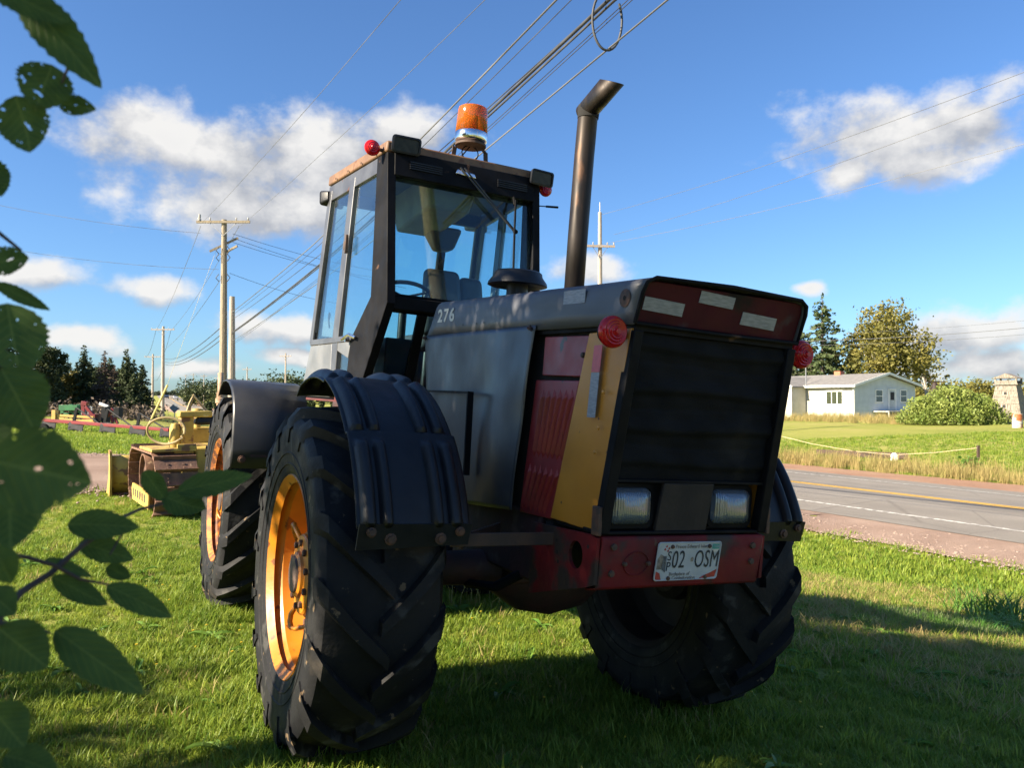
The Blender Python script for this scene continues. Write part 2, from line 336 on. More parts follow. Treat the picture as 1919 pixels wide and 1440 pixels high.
def ground_material(name, stops, scale, bump, bscale, rough=0.95, big=0.12, streak=False):
    m = bpy.data.materials.new(name); m.use_nodes = True; t = m.node_tree; n_, l_ = t.nodes, t.links; b = n_['Principled BSDF']
    co = n_.new('ShaderNodeTexCoord')
    def noise(s, d=8, r=.6):
        q = n_.new('ShaderNodeTexNoise'); q.inputs['Scale'].default_value = s; q.inputs['Detail'].default_value = d; q.inputs['Roughness'].default_value = r; l_.new(co.outputs['Object'], q.inputs['Vector']); return q.outputs[0]
    ad = n_.new('ShaderNodeMath'); ad.operation = 'MULTIPLY_ADD'; l_.new(noise(big, 4), ad.inputs[0]); ad.inputs[1].default_value = .55
    m2 = n_.new('ShaderNodeMath'); m2.operation = 'MULTIPLY'; l_.new(noise(scale), m2.inputs[0]); m2.inputs[1].default_value = .45; l_.new(m2.outputs[0], ad.inputs[2])
    src = ad.outputs[0]
    if streak:      # wheel-polished and patched bands that run along the road
        mp = n_.new('ShaderNodeMapping'); mp.inputs['Rotation'].default_value = (0, 0, -math.atan2(DD[1], DD[0])); l_.new(co.outputs['Object'], mp.inputs['Vector'])
        sc_ = n_.new('ShaderNodeMapping'); sc_.inputs['Scale'].default_value = (.018, .75, 1); l_.new(mp.outputs[0], sc_.inputs['Vector'])
        q = n_.new('ShaderNodeTexNoise'); q.inputs['Scale'].default_value = 1.0; q.inputs['Detail'].default_value = 4; l_.new(sc_.outputs[0], q.inputs['Vector'])
        vo = n_.new('ShaderNodeTexVoronoi'); vo.feature = 'DISTANCE_TO_EDGE'; vo.inputs['Scale'].default_value = .33; vo.inputs['Randomness'].default_value = 1.0; l_.new(co.outputs['Object'], vo.inputs['Vector'])
        ck = n_.new('ShaderNodeMapRange'); l_.new(vo.outputs['Distance'], ck.inputs['Value']); ck.inputs['From Max'].default_value = .012; ck.inputs['To Min'].default_value = -.22; ck.inputs['To Max'].default_value = 0
        a2 = n_.new('ShaderNodeMath'); a2.operation = 'MULTIPLY_ADD'; l_.new(q.outputs[0], a2.inputs[0]); a2.inputs[1].default_value = .55; a2.inputs[2].default_value = -.27
        a3 = n_.new('ShaderNodeMath'); a3.operation = 'ADD'; l_.new(a2.outputs[0], a3.inputs[0]); l_.new(ck.outputs[0], a3.inputs[1])
        a4 = n_.new('ShaderNodeMath'); a4.operation = 'ADD'; l_.new(src, a4.inputs[0]); l_.new(a3.outputs[0], a4.inputs[1]); src = a4.outputs[0]
    cr = n_.new('ShaderNodeValToRGB'); l_.new(src, cr.inputs[0]); e = cr.color_ramp.elements
    while len(e) < len(stops): e.new(.5)
    for k, (p, c) in enumerate(stops): e[k].position = p; e[k].color = (*c, 1)
    l_.new(cr.outputs[0], b.inputs['Base Color']); b.inputs['Roughness'].default_value = rough; b.inputs['Specular IOR Level'].default_value = .15
    bp = n_.new('ShaderNodeBump'); bp.inputs['Strength'].default_value = bump; bp.inputs['Distance'].default_value = .05; l_.new(noise(bscale, 6), bp.inputs['Height']); l_.new(bp.outputs[0], b.inputs['Normal'])
    MATS[name] = m; return m
ground_material('turf', [(.30,(.125,.165,.026)),(.45,(.210,.235,.045)),(.55,(.280,.275,.070)),(.68,(.340,.280,.120))], 14, .9, 30)
ground_material('gravel', [(.3,(.22,.145,.110)),(.5,(.33,.235,.185)),(.7,(.44,.33,.265))], 60, .8, 120, big=.6)
ground_material('verge_dirt', [(.3,(.24,.135,.085)),(.5,(.33,.20,.135)),(.7,(.36,.27,.16))], 8, .8, 40, big=.4)
ground_material('asphalt', [(.3,(.165,.150,.132)),(.5,(.210,.192,.168)),(.7,(.260,.238,.210))], 25, .35, 220, rough=.85, big=.35, streak=True)
mat('paint_white', (.52,.51,.47), (.22,.205,.185), 7, .8, mid=(.38,.62))
mat('paint_yellow', (.62,.36,.035), (.45,.27,.05), 9, .75, mid=(.4,.8))

s_st = sorted(set(list(np.linspace(-500,-60,12))+list(np.linspace(-60,-8,20))+list(np.linspace(-8,14,67))+[13.6,15.2,16.4,19.4,22.4,23.6,25.8]+list(np.linspace(24,60,28))+list(np.linspace(65,500,14))))
t_st = sorted(set(list(np.linspace(-60,-8,14))+list(np.linspace(-8,30,90))+list(np.linspace(31,120,45))+list(np.linspace(125,560,60))+list(np.linspace(580,1400,14))))
SS, TT = np.meshgrid(np.array(s_st), np.array(t_st), indexing='ij')
def drape(S, T, dz, name, m, parent=None, bumpy=0.0):
    X, Y = xy(S, T); Z = hgt(S, T)+dz
    if bumpy: Z = Z + bumpy*(np.sin(X*5.1+Y*2.3)*np.sin(Y*4.3-X*1.7)+.6*np.sin(X*9.7)*np.sin(Y*11.3))*(S < 13)
    V = np.stack([X, Y, Z], -1).reshape(-1, 3); a, b = S.shape
    i, j = np.meshgrid(np.arange(a-1), np.arange(b-1), indexing='ij'); k = (i*b+j).ravel()
    F = np.stack([k, k+b, k+b+1, k+1], -1)
    return np_obj(name, V, F, m, parent, smooth=True)
struct(drape(SS, TT, 0, 'ground', 'turf', bumpy=.008), label='mown grass ground sloping down to the road ditch')
tr = np.array(t_st)
def strip(s0, s1, dz, name, m, k=2, t0=-60, t1=1400, parent=None, ts=None):
    q = tr[(tr >= t0) & (tr <= t1)] if ts is None else ts
    S, T = np.meshgrid(np.linspace(s0, s1, k), q, indexing='ij'); return drape(S, T, dz, name, m, parent)
def wavy(s0, s1, amp, dz, name, m, t1=300, seed=0):     # shoulder whose outer edges wander into the grass
    q = np.arange(-40, t1, .5); r = np.random.default_rng(seed); w = np.convolve(r.normal(0, 1, len(q)+8), np.ones(9)/9, 'valid')*amp*2
    K = 7; S = np.stack([s0+w*(1-i/(K-1))+(s1-s0)*i/(K-1) for i in range(K)]); T = np.tile(q, (K, 1)); return drape(S, T, dz, name, m)
struct(wavy(13.35, 15.3, .16, .045, 'gravel_shoulder', 'gravel', seed=1))
struct(wavy(26.6, 23.5, .30, .045, 'far_shoulder', 'verge_dirt', seed=2))
road = struct(strip(15.2, 23.6, .055, 'road', 'asphalt', 9), label='two lane asphalt road with yellow centre line')
for a, b, m in ((16.34,16.48,'paint_white'),(19.27,19.38,'paint_yellow'),(19.46,19.57,'paint_yellow'),(22.34,22.48,'paint_white')):
    strip(a, b, .062, 'road_marking', m, 2, parent=road)
# gravel drive from the road to the left
q = np.linspace(-55, 15.2, 90); r = np.random.default_rng(4); e0 = np.convolve(r.normal(0,1,98), np.ones(9)/9,'valid')*.35; e1 = np.convolve(r.normal(0,1,98), np.ones(9)/9,'valid')*.35
K = 9; Sd = np.tile(q, (K, 1)); Td = np.stack([(13.5+e0)*(1-i/(K-1))+(22.8+e1)*i/(K-1) for i in range(K)])
struct(drape(Sd, Td, .038, 'gravel_drive', 'gravel'), label='pinkish gravel drive crossing behind the bulldozer')

# ---- grass: small clumps of blades scattered by geometry nodes
leafmat('grass_blade', (.095,.195,.018), (.335,.390,.055), .48, .5, 3, inst=.75)
leafmat('dry_blade', (.42,.31,.13), (.24,.23,.07), .3, .7, 3, inst=.8)
leafmat('coarse_blade', (.085,.185,.026), (.17,.29,.050), .35, .5, 3, inst=.6)
def blades(name, m, n, rad, h0, h1, w, lean, seed, seg=3):
    r = np.random.default_rng(seed); V = []; F = []
    for i in range(n):
        a = r.uniform(0, 2*PI); d = rad*math.sqrt(r.random()); h = r.uniform(h0, h1); ba = r.uniform(0, 2*PI); ln = r.uniform(.15, 1)*lean*h; ww = w*r.uniform(.7, 1.3)
        px, py = d*math.cos(a), d*math.sin(a); ux, uy = math.cos(ba), math.sin(ba); o = len(V)
        for k in range(seg+1):
            f = k/seg; cx, cy, cz = px+ux*ln*f*f, py+uy*ln*f*f, h*(f-.25*lean*f*f); hw = ww*(1-f**1.6)*.5+.0002
            V += [(cx-uy*hw, cy+ux*hw, cz), (cx+uy*hw, cy-ux*hw, cz)]
            if k: F.append((o+2*k-2, o+2*k-1, o+2*k+1, o+2*k))
    me = bpy.data.meshes.new(name); me.from_pydata(V, [], F); me.materials.append(MATS[m]); return me
def scatter(name, label, P, idx, scl, rot, meshes):
    """one object: points carrying scale / rotation / variant, instanced with geometry nodes"""
    coll = bpy.data.collections.new(name+'_source')
    for k, me in enumerate(meshes):
        o = bpy.data.objects.new('%s_%02d' % (name, k), me); coll.objects.link(o)
    me = bpy.data.meshes.new(name); me.vertices.add(len(P)); me.vertices.foreach_set('co', np.asarray(P, np.float32).ravel())
    for nm, ty, arr in (('variant', 'INT', np.asarray(idx, np.int32)), ('size', 'FLOAT', np.asarray(scl, np.float32))):
        a = me.attributes.new(nm, ty, 'POINT'); a.data.foreach_set('value', arr)
    a = me.attributes.new('turn', 'FLOAT_VECTOR', 'POINT'); a.data.foreach_set('vector', np.asarray(rot, np.float32).ravel())
    o = link(name, me); g = bpy.data.node_groups.new(name, 'GeometryNodeTree')
    g.interface.new_socket('Geometry', in_out='INPUT', socket_type='NodeSocketGeometry'); g.interface.new_socket('Geometry', in_out='OUTPUT', socket_type='NodeSocketGeometry')
    gi, go = g.nodes.new('NodeGroupInput'), g.nodes.new('NodeGroupOutput'); mp = g.nodes.new('GeometryNodeMeshToPoints'); ip = g.nodes.new('GeometryNodeInstanceOnPoints'); ci = g.nodes.new('GeometryNodeCollectionInfo')
    ci.inputs['Collection'].default_value = coll; ci.inputs['Separate Children'].default_value = True; ci.inputs['Reset Children'].default_value = True
    def attr(nm, ty):
        q = g.nodes.new('GeometryNodeInputNamedAttribute'); q.data_type = ty; q.inputs['Name'].default_value = nm; return q.outputs['Attribute']
    L = g.links; L.new(gi.outputs[0], mp.inputs['Mesh']); L.new(mp.outputs[0], ip.inputs['Points']); L.new(ci.outputs[0], ip.inputs['Instance'])
    ip.inputs['Pick Instance'].default_value = True; L.new(attr('variant', 'INT'), ip.inputs['Instance Index']); L.new(attr('size', 'FLOAT'), ip.inputs['Scale']); L.new(attr('turn', 'FLOAT_VECTOR'), ip.inputs['Rotation'])
    L.new(ip.outputs[0], go.inputs[0]); md = o.modifiers.new('scatter', 'NODES'); md.node_group = g
    o['kind'] = 'stuff'; o['label'] = label; return o
def lawn_points(y0, y1, dens, pad=1.6):
    """points on the lawn between two distances, wide enough for a step to either side"""
    w = .64*y1+pad; n = int(2*w*(y1-y0)*dens); x = rng.uniform(-w, w, n); y = rng.uniform(y0, y1, n); k = np.abs(x) < .64*y+pad; x, y = x[k], y[k]
    s, t = st(x, y); lump = np.sin(s*2.1+t*.7)*.12+np.abs(rng.normal(0, .28, len(s)))
    ok = ~((s > 13.3+lump) & (s < 26.5)) & ~((t > 13.3+lump) & (t < 23+lump) & (s < 15)) & (s < 62)
    return x[ok], y[ok], s[ok], t[ok]
short = [blades('lawn_clump', 'grass_blade', 26, .055, .026, .066, .0050, .9, 20+k) for k in range(6)]
rough_ = [blades('rough_clump', 'grass_blade', 18, .07, .06, .14, .0060, .9, 40+k) for k in range(4)]
coarse_far = [blades('far_clump', 'grass_blade', 14, .16, .05, .13, .018, .7, 60+k, 2) for k in range(4)]
def rosette(seed, n, L):
    r = np.random.default_rng(seed); V = []; F = []
    for i in range(n):
        a = 2*PI*i/n+r.uniform(-.3,.3); l = L*r.uniform(.6,1.1); w = l*.17; up = r.uniform(.25,.8); ux, uy = math.cos(a), math.sin(a); o = len(V)
        for k in range(5):
            f = k/4; hw = w*math.sin(PI*min(.97,.12+.85*f)); z = l*(up*f-.55*f*f)+.012; V += [(ux*l*f-uy*hw, uy*l*f+ux*hw, z+.01), (ux*l*f, uy*l*f, z), (ux*l*f+uy*hw, uy*l*f-ux*hw, z+.01)]
            if k: F += [(o+3*k-3,o+3*k-2,o+3*k+1,o+3*k),(o+3*k-2,o+3*k-1,o+3*k+2,o+3*k+1)]
    me = bpy.data.meshes.new('weed_rosette'); me.from_pydata(V,[],F); me.materials.append(MATS['coarse_blade']); return me
weeds = [rosette(5,9,.085), rosette(6,7,.11), rosette(7,11,.06)]
straw = [blades('straw_clump', 'dry_blade', 16, .07, .04, .12, .0055, .9, 90+k) for k in range(3)]
dry = [blades('dry_clump', 'dry_blade', 26, .22, .3, .85, .014, .55, 80+k) for k in range(4)]
PP, II, SC, RO = [], [], [], []
for wx, wy in ((-.852,3.579),(.833,4.423),(-1.972,5.815)):      # longer uncut grass round the tyres
    n = 420; a = rng.uniform(-.62,.62,n); c = rng.uniform(-.42,.42,n); x = wx+a*.4485+c*.8938; y = wy-a*.8938+c*.4485; s, t = st(x, y)
    PP.append(np.stack([x, y, hgt(s, t)-.004], -1)); II.append(6+rng.integers(0, 4, n)); SC.append(rng.uniform(.55, 1.0, n)); RO.append(np.stack([rng.normal(0,.15,n), rng.normal(0,.15,n), rng.uniform(0,6.28,n)], -1))
for y0, y1, dens in ((2.2,5,620),(5,8,430),(8,12,190),(12,18,70),(18,30,34),(30,46,14)):
    x, y, s, t = lawn_points(y0, y1, dens); z = hgt(s, t); n = len(x)
    patch = .5+.5*np.sin(x*1.3+1.7*np.sin(y*.9))*np.sin(y*1.1+1.3*np.sin(x*.7))
    ditch = (s > 6.5) & (s < 13.3)
    idx = np.where(ditch & (rng.random(n) < .55) | (rng.random(n) < .035), 6+rng.integers(0, 4, n), rng.integers(0, 6, n))
    idx = np.where((s > 4.2) & (rng.random(n) < np.clip((s-3.6)*.13, 0, .46)) | (rng.random(n) < .03*patch), 14+rng.integers(0, 3, n), idx)
    if y0 < 12: idx = np.where(rng.random(n) < .007+.010*(s > 4.5), 17+rng.integers(0, 3, n), idx)
    sc = rng.uniform(.7, 1.25, n)*(.85+.3*patch)
    if y0 >= 12: idx = 10+rng.integers(0, 4, n); sc = sc*(1 if y0 < 18 else 1.15)
    PP.append(np.stack([x, y, z-.004], -1)); II.append(idx); SC.append(sc)
    RO.append(np.stack([rng.normal(0, .12, n), rng.normal(0, .12, n), rng.uniform(0, 6.28, n)], -1))
scatter('lawn_grass', 'short green lawn grass around and under the tractor', np.concatenate(PP), np.concatenate(II), np.concatenate(SC), np.concatenate(RO), short+rough_+coarse_far+straw+weeds)
# tall dry grass on the far bank of the road and round the field edges
def bank(s0, s1, t0, t1, n, seed):
    r = np.random.default_rng(seed); s = r.uniform(s0, s1, n); t = r.uniform(t0, t1, n); x, y = xy(s, t); return np.stack([x, y, hgt(s, t)], -1)
P = np.concatenate([bank(26.0, 30.5, -14, 5.5, 3600, 1), bank(26.4, 29.0, 5.5, 60, 1500, 2), bank(50, 57, 38, 52, 500, 3), bank(30, 33.5, -14, 3.5, 500, 6)]); n = len(P); r = np.random.default_rng(7)
scatter('dry_grass', 'tall dry straw-coloured grass on the far bank of the road', P, r.integers(0, 4, n), r.uniform(.5, 1.15, n), np.stack([r.normal(0,.1,n), r.normal(0,.1,n), r.uniform(0,6.28,n)], -1), dry)

# loose stones along the shoulder and the drive
mat('stone', (.36,.27,.22), (.22,.17,.145), 5, .9)
def pebble(seed):
    r = np.random.default_rng(seed); bm = bmesh.new(); bmesh.ops.create_icosphere(bm, subdivisions=1, radius=.022)
    for v in bm.verts: v.co *= r.uniform(.7, 1.25); v.co.z *= .6
    me = bpy.data.meshes.new('stone'); bm.to_mesh(me); bm.free(); me.materials.append(MATS['stone']); return me
r = np.random.default_rng(15); n1, n2 = 5200, 3200
s_ = np.concatenate([13.1+np.abs(r.normal(0, .75, n1)), r.uniform(-9, 6, n2)]); t_ = np.concatenate([r.uniform(-12, 30, n1), r.choice([13.5, 22.8], n2)+r.normal(0, .6, n2)])
k = s_ < 15.6; s_, t_ = s_[k], t_[k]; x_, y_ = xy(s_, t_); n = len(s_)
scatter('loose_stones', 'loose stones along the gravel shoulder and drive', np.stack([x_, y_, hgt(s_, t_)+.045], -1), r.integers(0, 3, n), r.uniform(.3, 1.3, n), np.stack([np.zeros(n), np.zeros(n), r.uniform(0, 6.28, n)], -1), [pebble(k) for k in range(3)])
# ================================================================ THE TRACTOR (x forward, y to its left, z up)
mat('rubber', (.007,.0075,.009), (.016,.016,.017), 3, .66, bump=.2, bscale=60, spec=.2, rvar=.12, spots=[((.060,.050,.038),2.6,.62,.16),((.045,.044,.042),9,.58,.10),((.13,.092,.055),15,.665,.04)])
mat('rubber_lug', (.016,.017,.019), (.032,.032,.033), 5, .6, bump=.15, bscale=80, spec=.4, spots=[((.12,.095,.065),3.0,.64,.10)])
mat('rim_yellow', (.47,.175,.010), (.37,.130,.009), 6, .42, spots=[((.16,.05,.012),14,.60,.05),((.09,.035,.015),5,.70,.04)], bump=.08, bscale=30, rvar=.12)
mat('rim_dark', (.030,.022,.018), (.018,.014,.012), 9, .7, bump=.1)
mat('rim_rusty', (.42,.15,.02), (.20,.065,.018), 16, .7, spots=[((.10,.035,.014),20,.52,.06)], bump=.2, bscale=60, mid=(.42,.58))
mat('hub_brown', (.10,.065,.05), (.055,.035,.03), 20, .6, bump=.15)
mat('hood_paint', (.062,.066,.078), (.078,.082,.095), 3, .58, metal=.0, spots=[((.10,.105,.115),5,.68,.12),((.10,.065,.045),22,.70,.03)], stretch=(.5,1,2.2), rvar=.12, coat=.15)
mat('nose_maroon', (.058,.007,.014), (.034,.006,.011), 6, .55, spec=.12, spots=[((.055,.042,.046),5,.60,.10),((.010,.008,.010),3.2,.55,.06),((.07,.035,.02),14,.70,.03)], rvar=.12)
mat('black_paint', (.0045,.0045,.0055), (.009,.009,.0105), 5, .65, spec=.12, spots=[((.075,.042,.028),7,.68,.05)], rvar=.12, bump=.05)
mat('black_plastic', (.0075,.0085,.011), (.012,.014,.018), 6, .45, bump=.10, bscale=90, rvar=.08, spec=.35)
mat('dark_sheet', (.016,.017,.019), (.025,.026,.029), 4, .38, metal=.1, rvar=.08)
mat('red_paint', (.245,.022,.024), (.17,.020,.022), 4, .42, spots=[((.05,.035,.03),9,.67,.03),((.30,.13,.12),3,.68,.14)], rvar=.12, bump=.04)
mat('bumper_red', (.17,.012,.015), (.090,.010,.012), 5, .58, spec=.2, spots=[((.038,.026,.022),6,.51,.12),((.09,.045,.028),18,.66,.04)], rvar=.12, bump=.1)
mat('yellow_paint', (.50,.215,.024), (.42,.175,.020), 3, .42, spots=[((.17,.075,.025),26,.71,.02),((.60,.36,.10),3,.68,.1)], rvar=.1, bump=.04)
mat('steel_sheet', (.085,.089,.096), (.050,.053,.059), 2.2, .42, metal=.5, stretch=(1,1,.6), rvar=.13, spots=[((.12,.125,.133),3.3,.64,.14),((.060,.047,.038),2.0,.60,.12)], bump=.03, bscale=6)
mat('frame_maroon', (.05,.018,.016), (.030,.016,.014), 8, .7, spots=[((.07,.05,.038),6,.6,.08)], bump=.2)
mat('rusty_bar', (.075,.042,.028), (.045,.030,.024), 12, .75, bump=.2)
mat('pipe_metal', (.032,.024,.019), (.016,.013,.012), 5, .48, metal=.55, spots=[((.085,.045,.026),7,.60,.12),((.022,.02,.019),4,.62,.1)], stretch=(2,2,.5), rvar=.12)
mat('plate_dark', (.014,.010,.009), (.026,.018,.014), 9, .8, bump=.2, spots=[((.05,.03,.02),8,.66,.06)])
mat('near_black', (.008,.008,.008), (.016,.014,.013), 9, .9)  # near-black fill, stands in for shade inside engine bay, recesses and drilled holes
mat('grille_mesh', (.0055,.006,.0075), (.010,.0105,.0125), 5, .75, bump=.5, bscale=260, spec=.12, spots=[((.020,.019,.018),4,.62,.12)])
mat('roof_paint', (.19,.105,.052), (.125,.068,.038), 6, .6, spots=[((.11,.045,.022),11,.58,.06)], bump=.08)
mat('cab_frame', (.10,.105,.115), (.07,.072,.08), 6, .4, metal=.3, spots=[((.13,.06,.035),9,.68,.05)])
mat('cab_grey', (.20,.205,.21), (.13,.135,.14), 3, .42, metal=.3, spots=[((.30,.10,.05),4,.67,.04)], rvar=.1)
mat('galv_dark', (.10,.10,.105), None, 3, .4, metal=.7)
mat('chrome', (.75,.75,.76), None, 3, .12, metal=1.0)
mat('tape_silver', (.27,.28,.31), (.19,.20,.225), 30, .5, metal=0, stretch=(1,1,6))
mat('tape_red', (.50,.07,.08), (.42,.06,.07), 30, .4)
mat('white_decal', (.62,.60,.53), (.40,.39,.35), 40, .6, mid=(.35,.85))
mat('plate_white', (.46,.48,.49), (.40,.42,.43), 12, .4)
mat('plate_ink', (.012,.02,.035), None, 3, .5); mat('plate_red', (.45,.04,.03), (.30,.05,.04), 60, .5); mat('plate_green', (.06,.32,.26), None, 3, .5); mat('plate_sepia', (.13,.11,.09), (.28,.24,.20), 60, .5)
mat('bolt_rust', (.10,.045,.025), (.05,.03,.022), 40, .7, bump=.2)
mat('seat_vinyl', (.022,.025,.028), (.034,.037,.040), 8, .5, bump=.1)
mat('headliner', (.20,.17,.13), (.14,.12,.095), 3, .9, bump=.1)
mat('interior_red', (.10,.02,.02), (.06,.016,.016), 5, .6)
mat('duct_tan', (.30,.25,.16), (.22,.18,.12), 5, .7)
mat('wire_black', (.008,.008,.009), None, 3, .8, spec=.1)
glass('cab_glass', (.80,.94,.96), .05); glass('side_glass', (.86,.96,.98), .06)
def lens(name, col, rough=.12, trans=.85, ior=1.45):
    m = bpy.data.materials.new(name); m.use_nodes = True; b = m.node_tree.nodes['Principled BSDF']; b.inputs['Base Color'].default_value = (*col, 1)
    b.inputs['Roughness'].default_value = rough; b.inputs['Transmission Weight'].default_value = trans; b.inputs['IOR'].default_value = ior; MATS[name] = m; return m
lens('lens_red', (.55,.015,.02), .12, .35); lens('lens_amber', (.95,.33,.05), .10, .80)
def headlamp_mat():
    m = bpy.data.materials.new('lamp_glass'); m.use_nodes = True; t = m.node_tree; n_, l_ = t.nodes, t.links; b = n_['Principled BSDF']
    co = n_.new('ShaderNodeTexCoord'); w1 = n_.new('ShaderNodeTexWave'); w1.bands_direction = 'Y'; w1.inputs['Scale'].default_value = 38; w1.inputs['Distortion'].default_value = .6
    no = n_.new('ShaderNodeTexNoise'); no.inputs['Scale'].default_value = 26; no.inputs['Detail'].default_value = 3
    for q in (w1, no): l_.new(co.outputs['Object'], q.inputs['Vector'])
    ad = n_.new('ShaderNodeMath'); ad.operation = 'ADD'; l_.new(w1.outputs['Fac'], ad.inputs[0]); l_.new(no.outputs[0], ad.inputs[1])
    bp = n_.new('ShaderNodeBump'); bp.inputs['Strength'].default_value = .55; bp.inputs['Distance'].default_value = .006; l_.new(ad.outputs[0], bp.inputs['Height']); l_.new(bp.outputs[0], b.inputs['Normal'])
    b.inputs['Base Color'].default_value = (.17,.20,.24,1); b.inputs['Metallic'].default_value = .35; b.inputs['Roughness'].default_value = .13; b.inputs['Coat Weight'].default_value = 1; b.inputs['Coat Roughness'].default_value = .03
    MATS['lamp_glass'] = m
headlamp_mat()

TR = thing('articulated_tractor', 'old articulated tractor with grey hood, black cab and yellow wheel rims parked on the lawn', 'tractor',
           (.118, 4.065, 0), (-.063, .02, -1.106))
WR = .775
# ---- wheels
def tyre_mesh(vdir):
    b = MB(); prof = [(.444,.150),(.446,.184),(.455,.192),(.475,.198),(.498,.2020),(.501,.2062),(.506,.2066),(.509,.2040),(.52,.2055),(.548,.2080),(.551,.2115),(.555,.2118),(.558,.2092),(.585,.210),(.65,.212),(.690,.208),(.715,.190),(.728,.14),(.735,.07),(.737,0)]
    prof = prof+[(r, -y) for r, y in prof[-2::-1]]
    b.lathe([(r, y) for r, y in prof], ax=1, n=80)
    def rc(y): return .737-.02*(abs(y)/.21)**2.2
    nl = 17
    for side in (-1, 1):
        for k in range(nl):
            a0 = 2*PI*(k+(.5 if side > 0 else 0))/nl; K = 8; vs = []
            for i in range(K+1):
                f = i/K; y = side*(-.018+f*.238); f2 = f**.9
                a = a0-vdir*(.40*f2-.03*math.sin(f*PI))
                w = .034+.014*f; tp = .76
                drop = max(0, abs(y)-.192); rb = rc(min(abs(y), .192))-drop*1.6-.012; top = rb+.012+(.042-.010*max(0, f-.85)/.15)
                for wt, rr in ((-w, rb), (-w*tp, top), (w*tp, top), (w, rb)):
                    aa = a+wt/.75; yy = y if rr == rb else y-side*.004*(1 if f > .9 else 0)
                    vs.append((rr*math.sin(aa), yy, rr*math.cos(aa)))
            fs = [(i*4+j, i*4+j+1, i*4+j+5, i*4+j+4) for i in range(K) for j in range(3)]+[(0,1,2,3),(K*4+3,K*4+2,K*4+1,K*4)]
            b.add(vs, fs)
            # moulded step of the lug running down the shoulder
            a = a0-vdir*.40; vs = []
            for rr, yy, ww in ((.705,.214,.030),(.665,.2175,.026),(.600,.2165,.014)):
                for wt in (-ww, ww): vs.append((rr*math.sin(a+wt/.7-vdir*(.705-rr)*.3), side*yy, rr*math.cos(a+wt/.7-vdir*(.705-rr)*.3)))
            vs2 = [(x*1.0, y-side*.02, z) for x, y, z in vs]
            b.add(vs+vs2, [(0,1,3,2),(2,3,5,4),(0,2,8,6),(2,4,10,8),(1,3,9,7),(3,5,11,9),(0,1,7,6),(4,5,11,10)])
    return b.mesh('tyre', 32, weld=False)
TY = {1: tyre_mesh(1), -1: tyre_mesh(-1)}
for k in TY: TY[k].materials.append(MATS['rubber'])
rb = MB(); rb.lathe([(.395,-.170),(.428,-.196),(.434,-.190),(.430,-.178),(.408,-.150),(.392,-.135),(.384,-.07),(.372,-.045),(.352,-.035),(.335,-.050),(.315,-.060),(.26,-.055),(.225,-.070),(.19,-.110),(.165,-.130),(.146,-.131)], ax=1, n=64)
bb_ = MB(); bb_.lathe([(.425,.190),(.415,.185),(.395,.16),(.385,.02),(.34,-.02),(.2,-.025),(.19,.02),(.15,.05),(.0005,.05)], ax=1, n=48); BARREL = bb_.mesh('rim_barrel', 30)
RIM = rb.mesh('wheel', 30)
hb = MB(); hb.lathe([(.172,-.120),(.172,-.134),(.165,-.140),(.100,-.146),(.096,-.156),(.085,-.162),(0.0005,-.164)], ax=1, n=32)
HUB = hb.mesh('hub', 30)
nb = MB(); nb.lathe([(.0005,-.028),(.013,-.028),(.0145,-.022),(.0145,0),(.0005,0)], ax=1, n=6); NUT = nb.mesh('wheel_nut', 30)
lb = MB(); lb.tube([(0,-.125,.15),(0,-.145,.215),(-.015,-.148,.245),(-.045,-.145,.255),(-.075,-.135,.235),(-.150,-.095,.155),(-.185,-.07,.115),(-.19,-.055,.11)], .0105, 8); LOOP = lb.mesh('rim_loop', 60)
for x, sgn, vd, rm in ((0,-1,1,'rim_yellow'),(0,1,1,'rim_yellow'),(-2.5,-1,-1,'rim_rusty'),(-2.5,1,-1,'rim_rusty')):
    w = link('wheel', RIM.copy(), TR); w.data.materials.append(MATS[rm]); w.location = (x, -1.055 if sgn < 0 else .775, .758); w.scale = (1, 1.15, 1)
    flip = 0 if sgn < 0 else PI; w.rotation_euler = (0, .35 if x == 0 else 1.1, flip)
    t = link('tyre', TY[vd if sgn < 0 else -vd], w); t.scale = (.945, 1, .945)
    q = link('rim_barrel', BARREL, w); q.data.materials or q.data.materials.append(MATS['rim_dark'])
    h = link('hub', HUB, w); h.data.materials or h.data.materials.append(MATS['rim_yellow'])
    c = MB(); c.lathe([(.080,-.163),(.076,-.170),(.0005,-.171)], ax=1, n=24); c.build('hub_cap', 'hub_brown', w)
    for k in range(10):
        a = 2*PI*k/10; o = link('wheel_nut', NUT, w); o.location = (.136*math.cos(a), -.140, .136*math.sin(a)); o.scale = (1, .5, 1); o.data.materials or o.data.materials.append(MATS['bolt_rust'])
    for k in range(6):
        a = 2*PI*k/6+.2; o = link('rim_bolt', NUT, w); o.location = (.345*math.cos(a), -.036, .345*math.sin(a)); o.scale = (1.3, 1.2, 1.3)
    for k in range(3):
        a = 2*PI*k/3; l = link('rim_loop', LOOP, w); l.data.materials or l.data.materials.append(MATS['rim_yellow']); l.rotation_euler = (0, a-.95, 0)
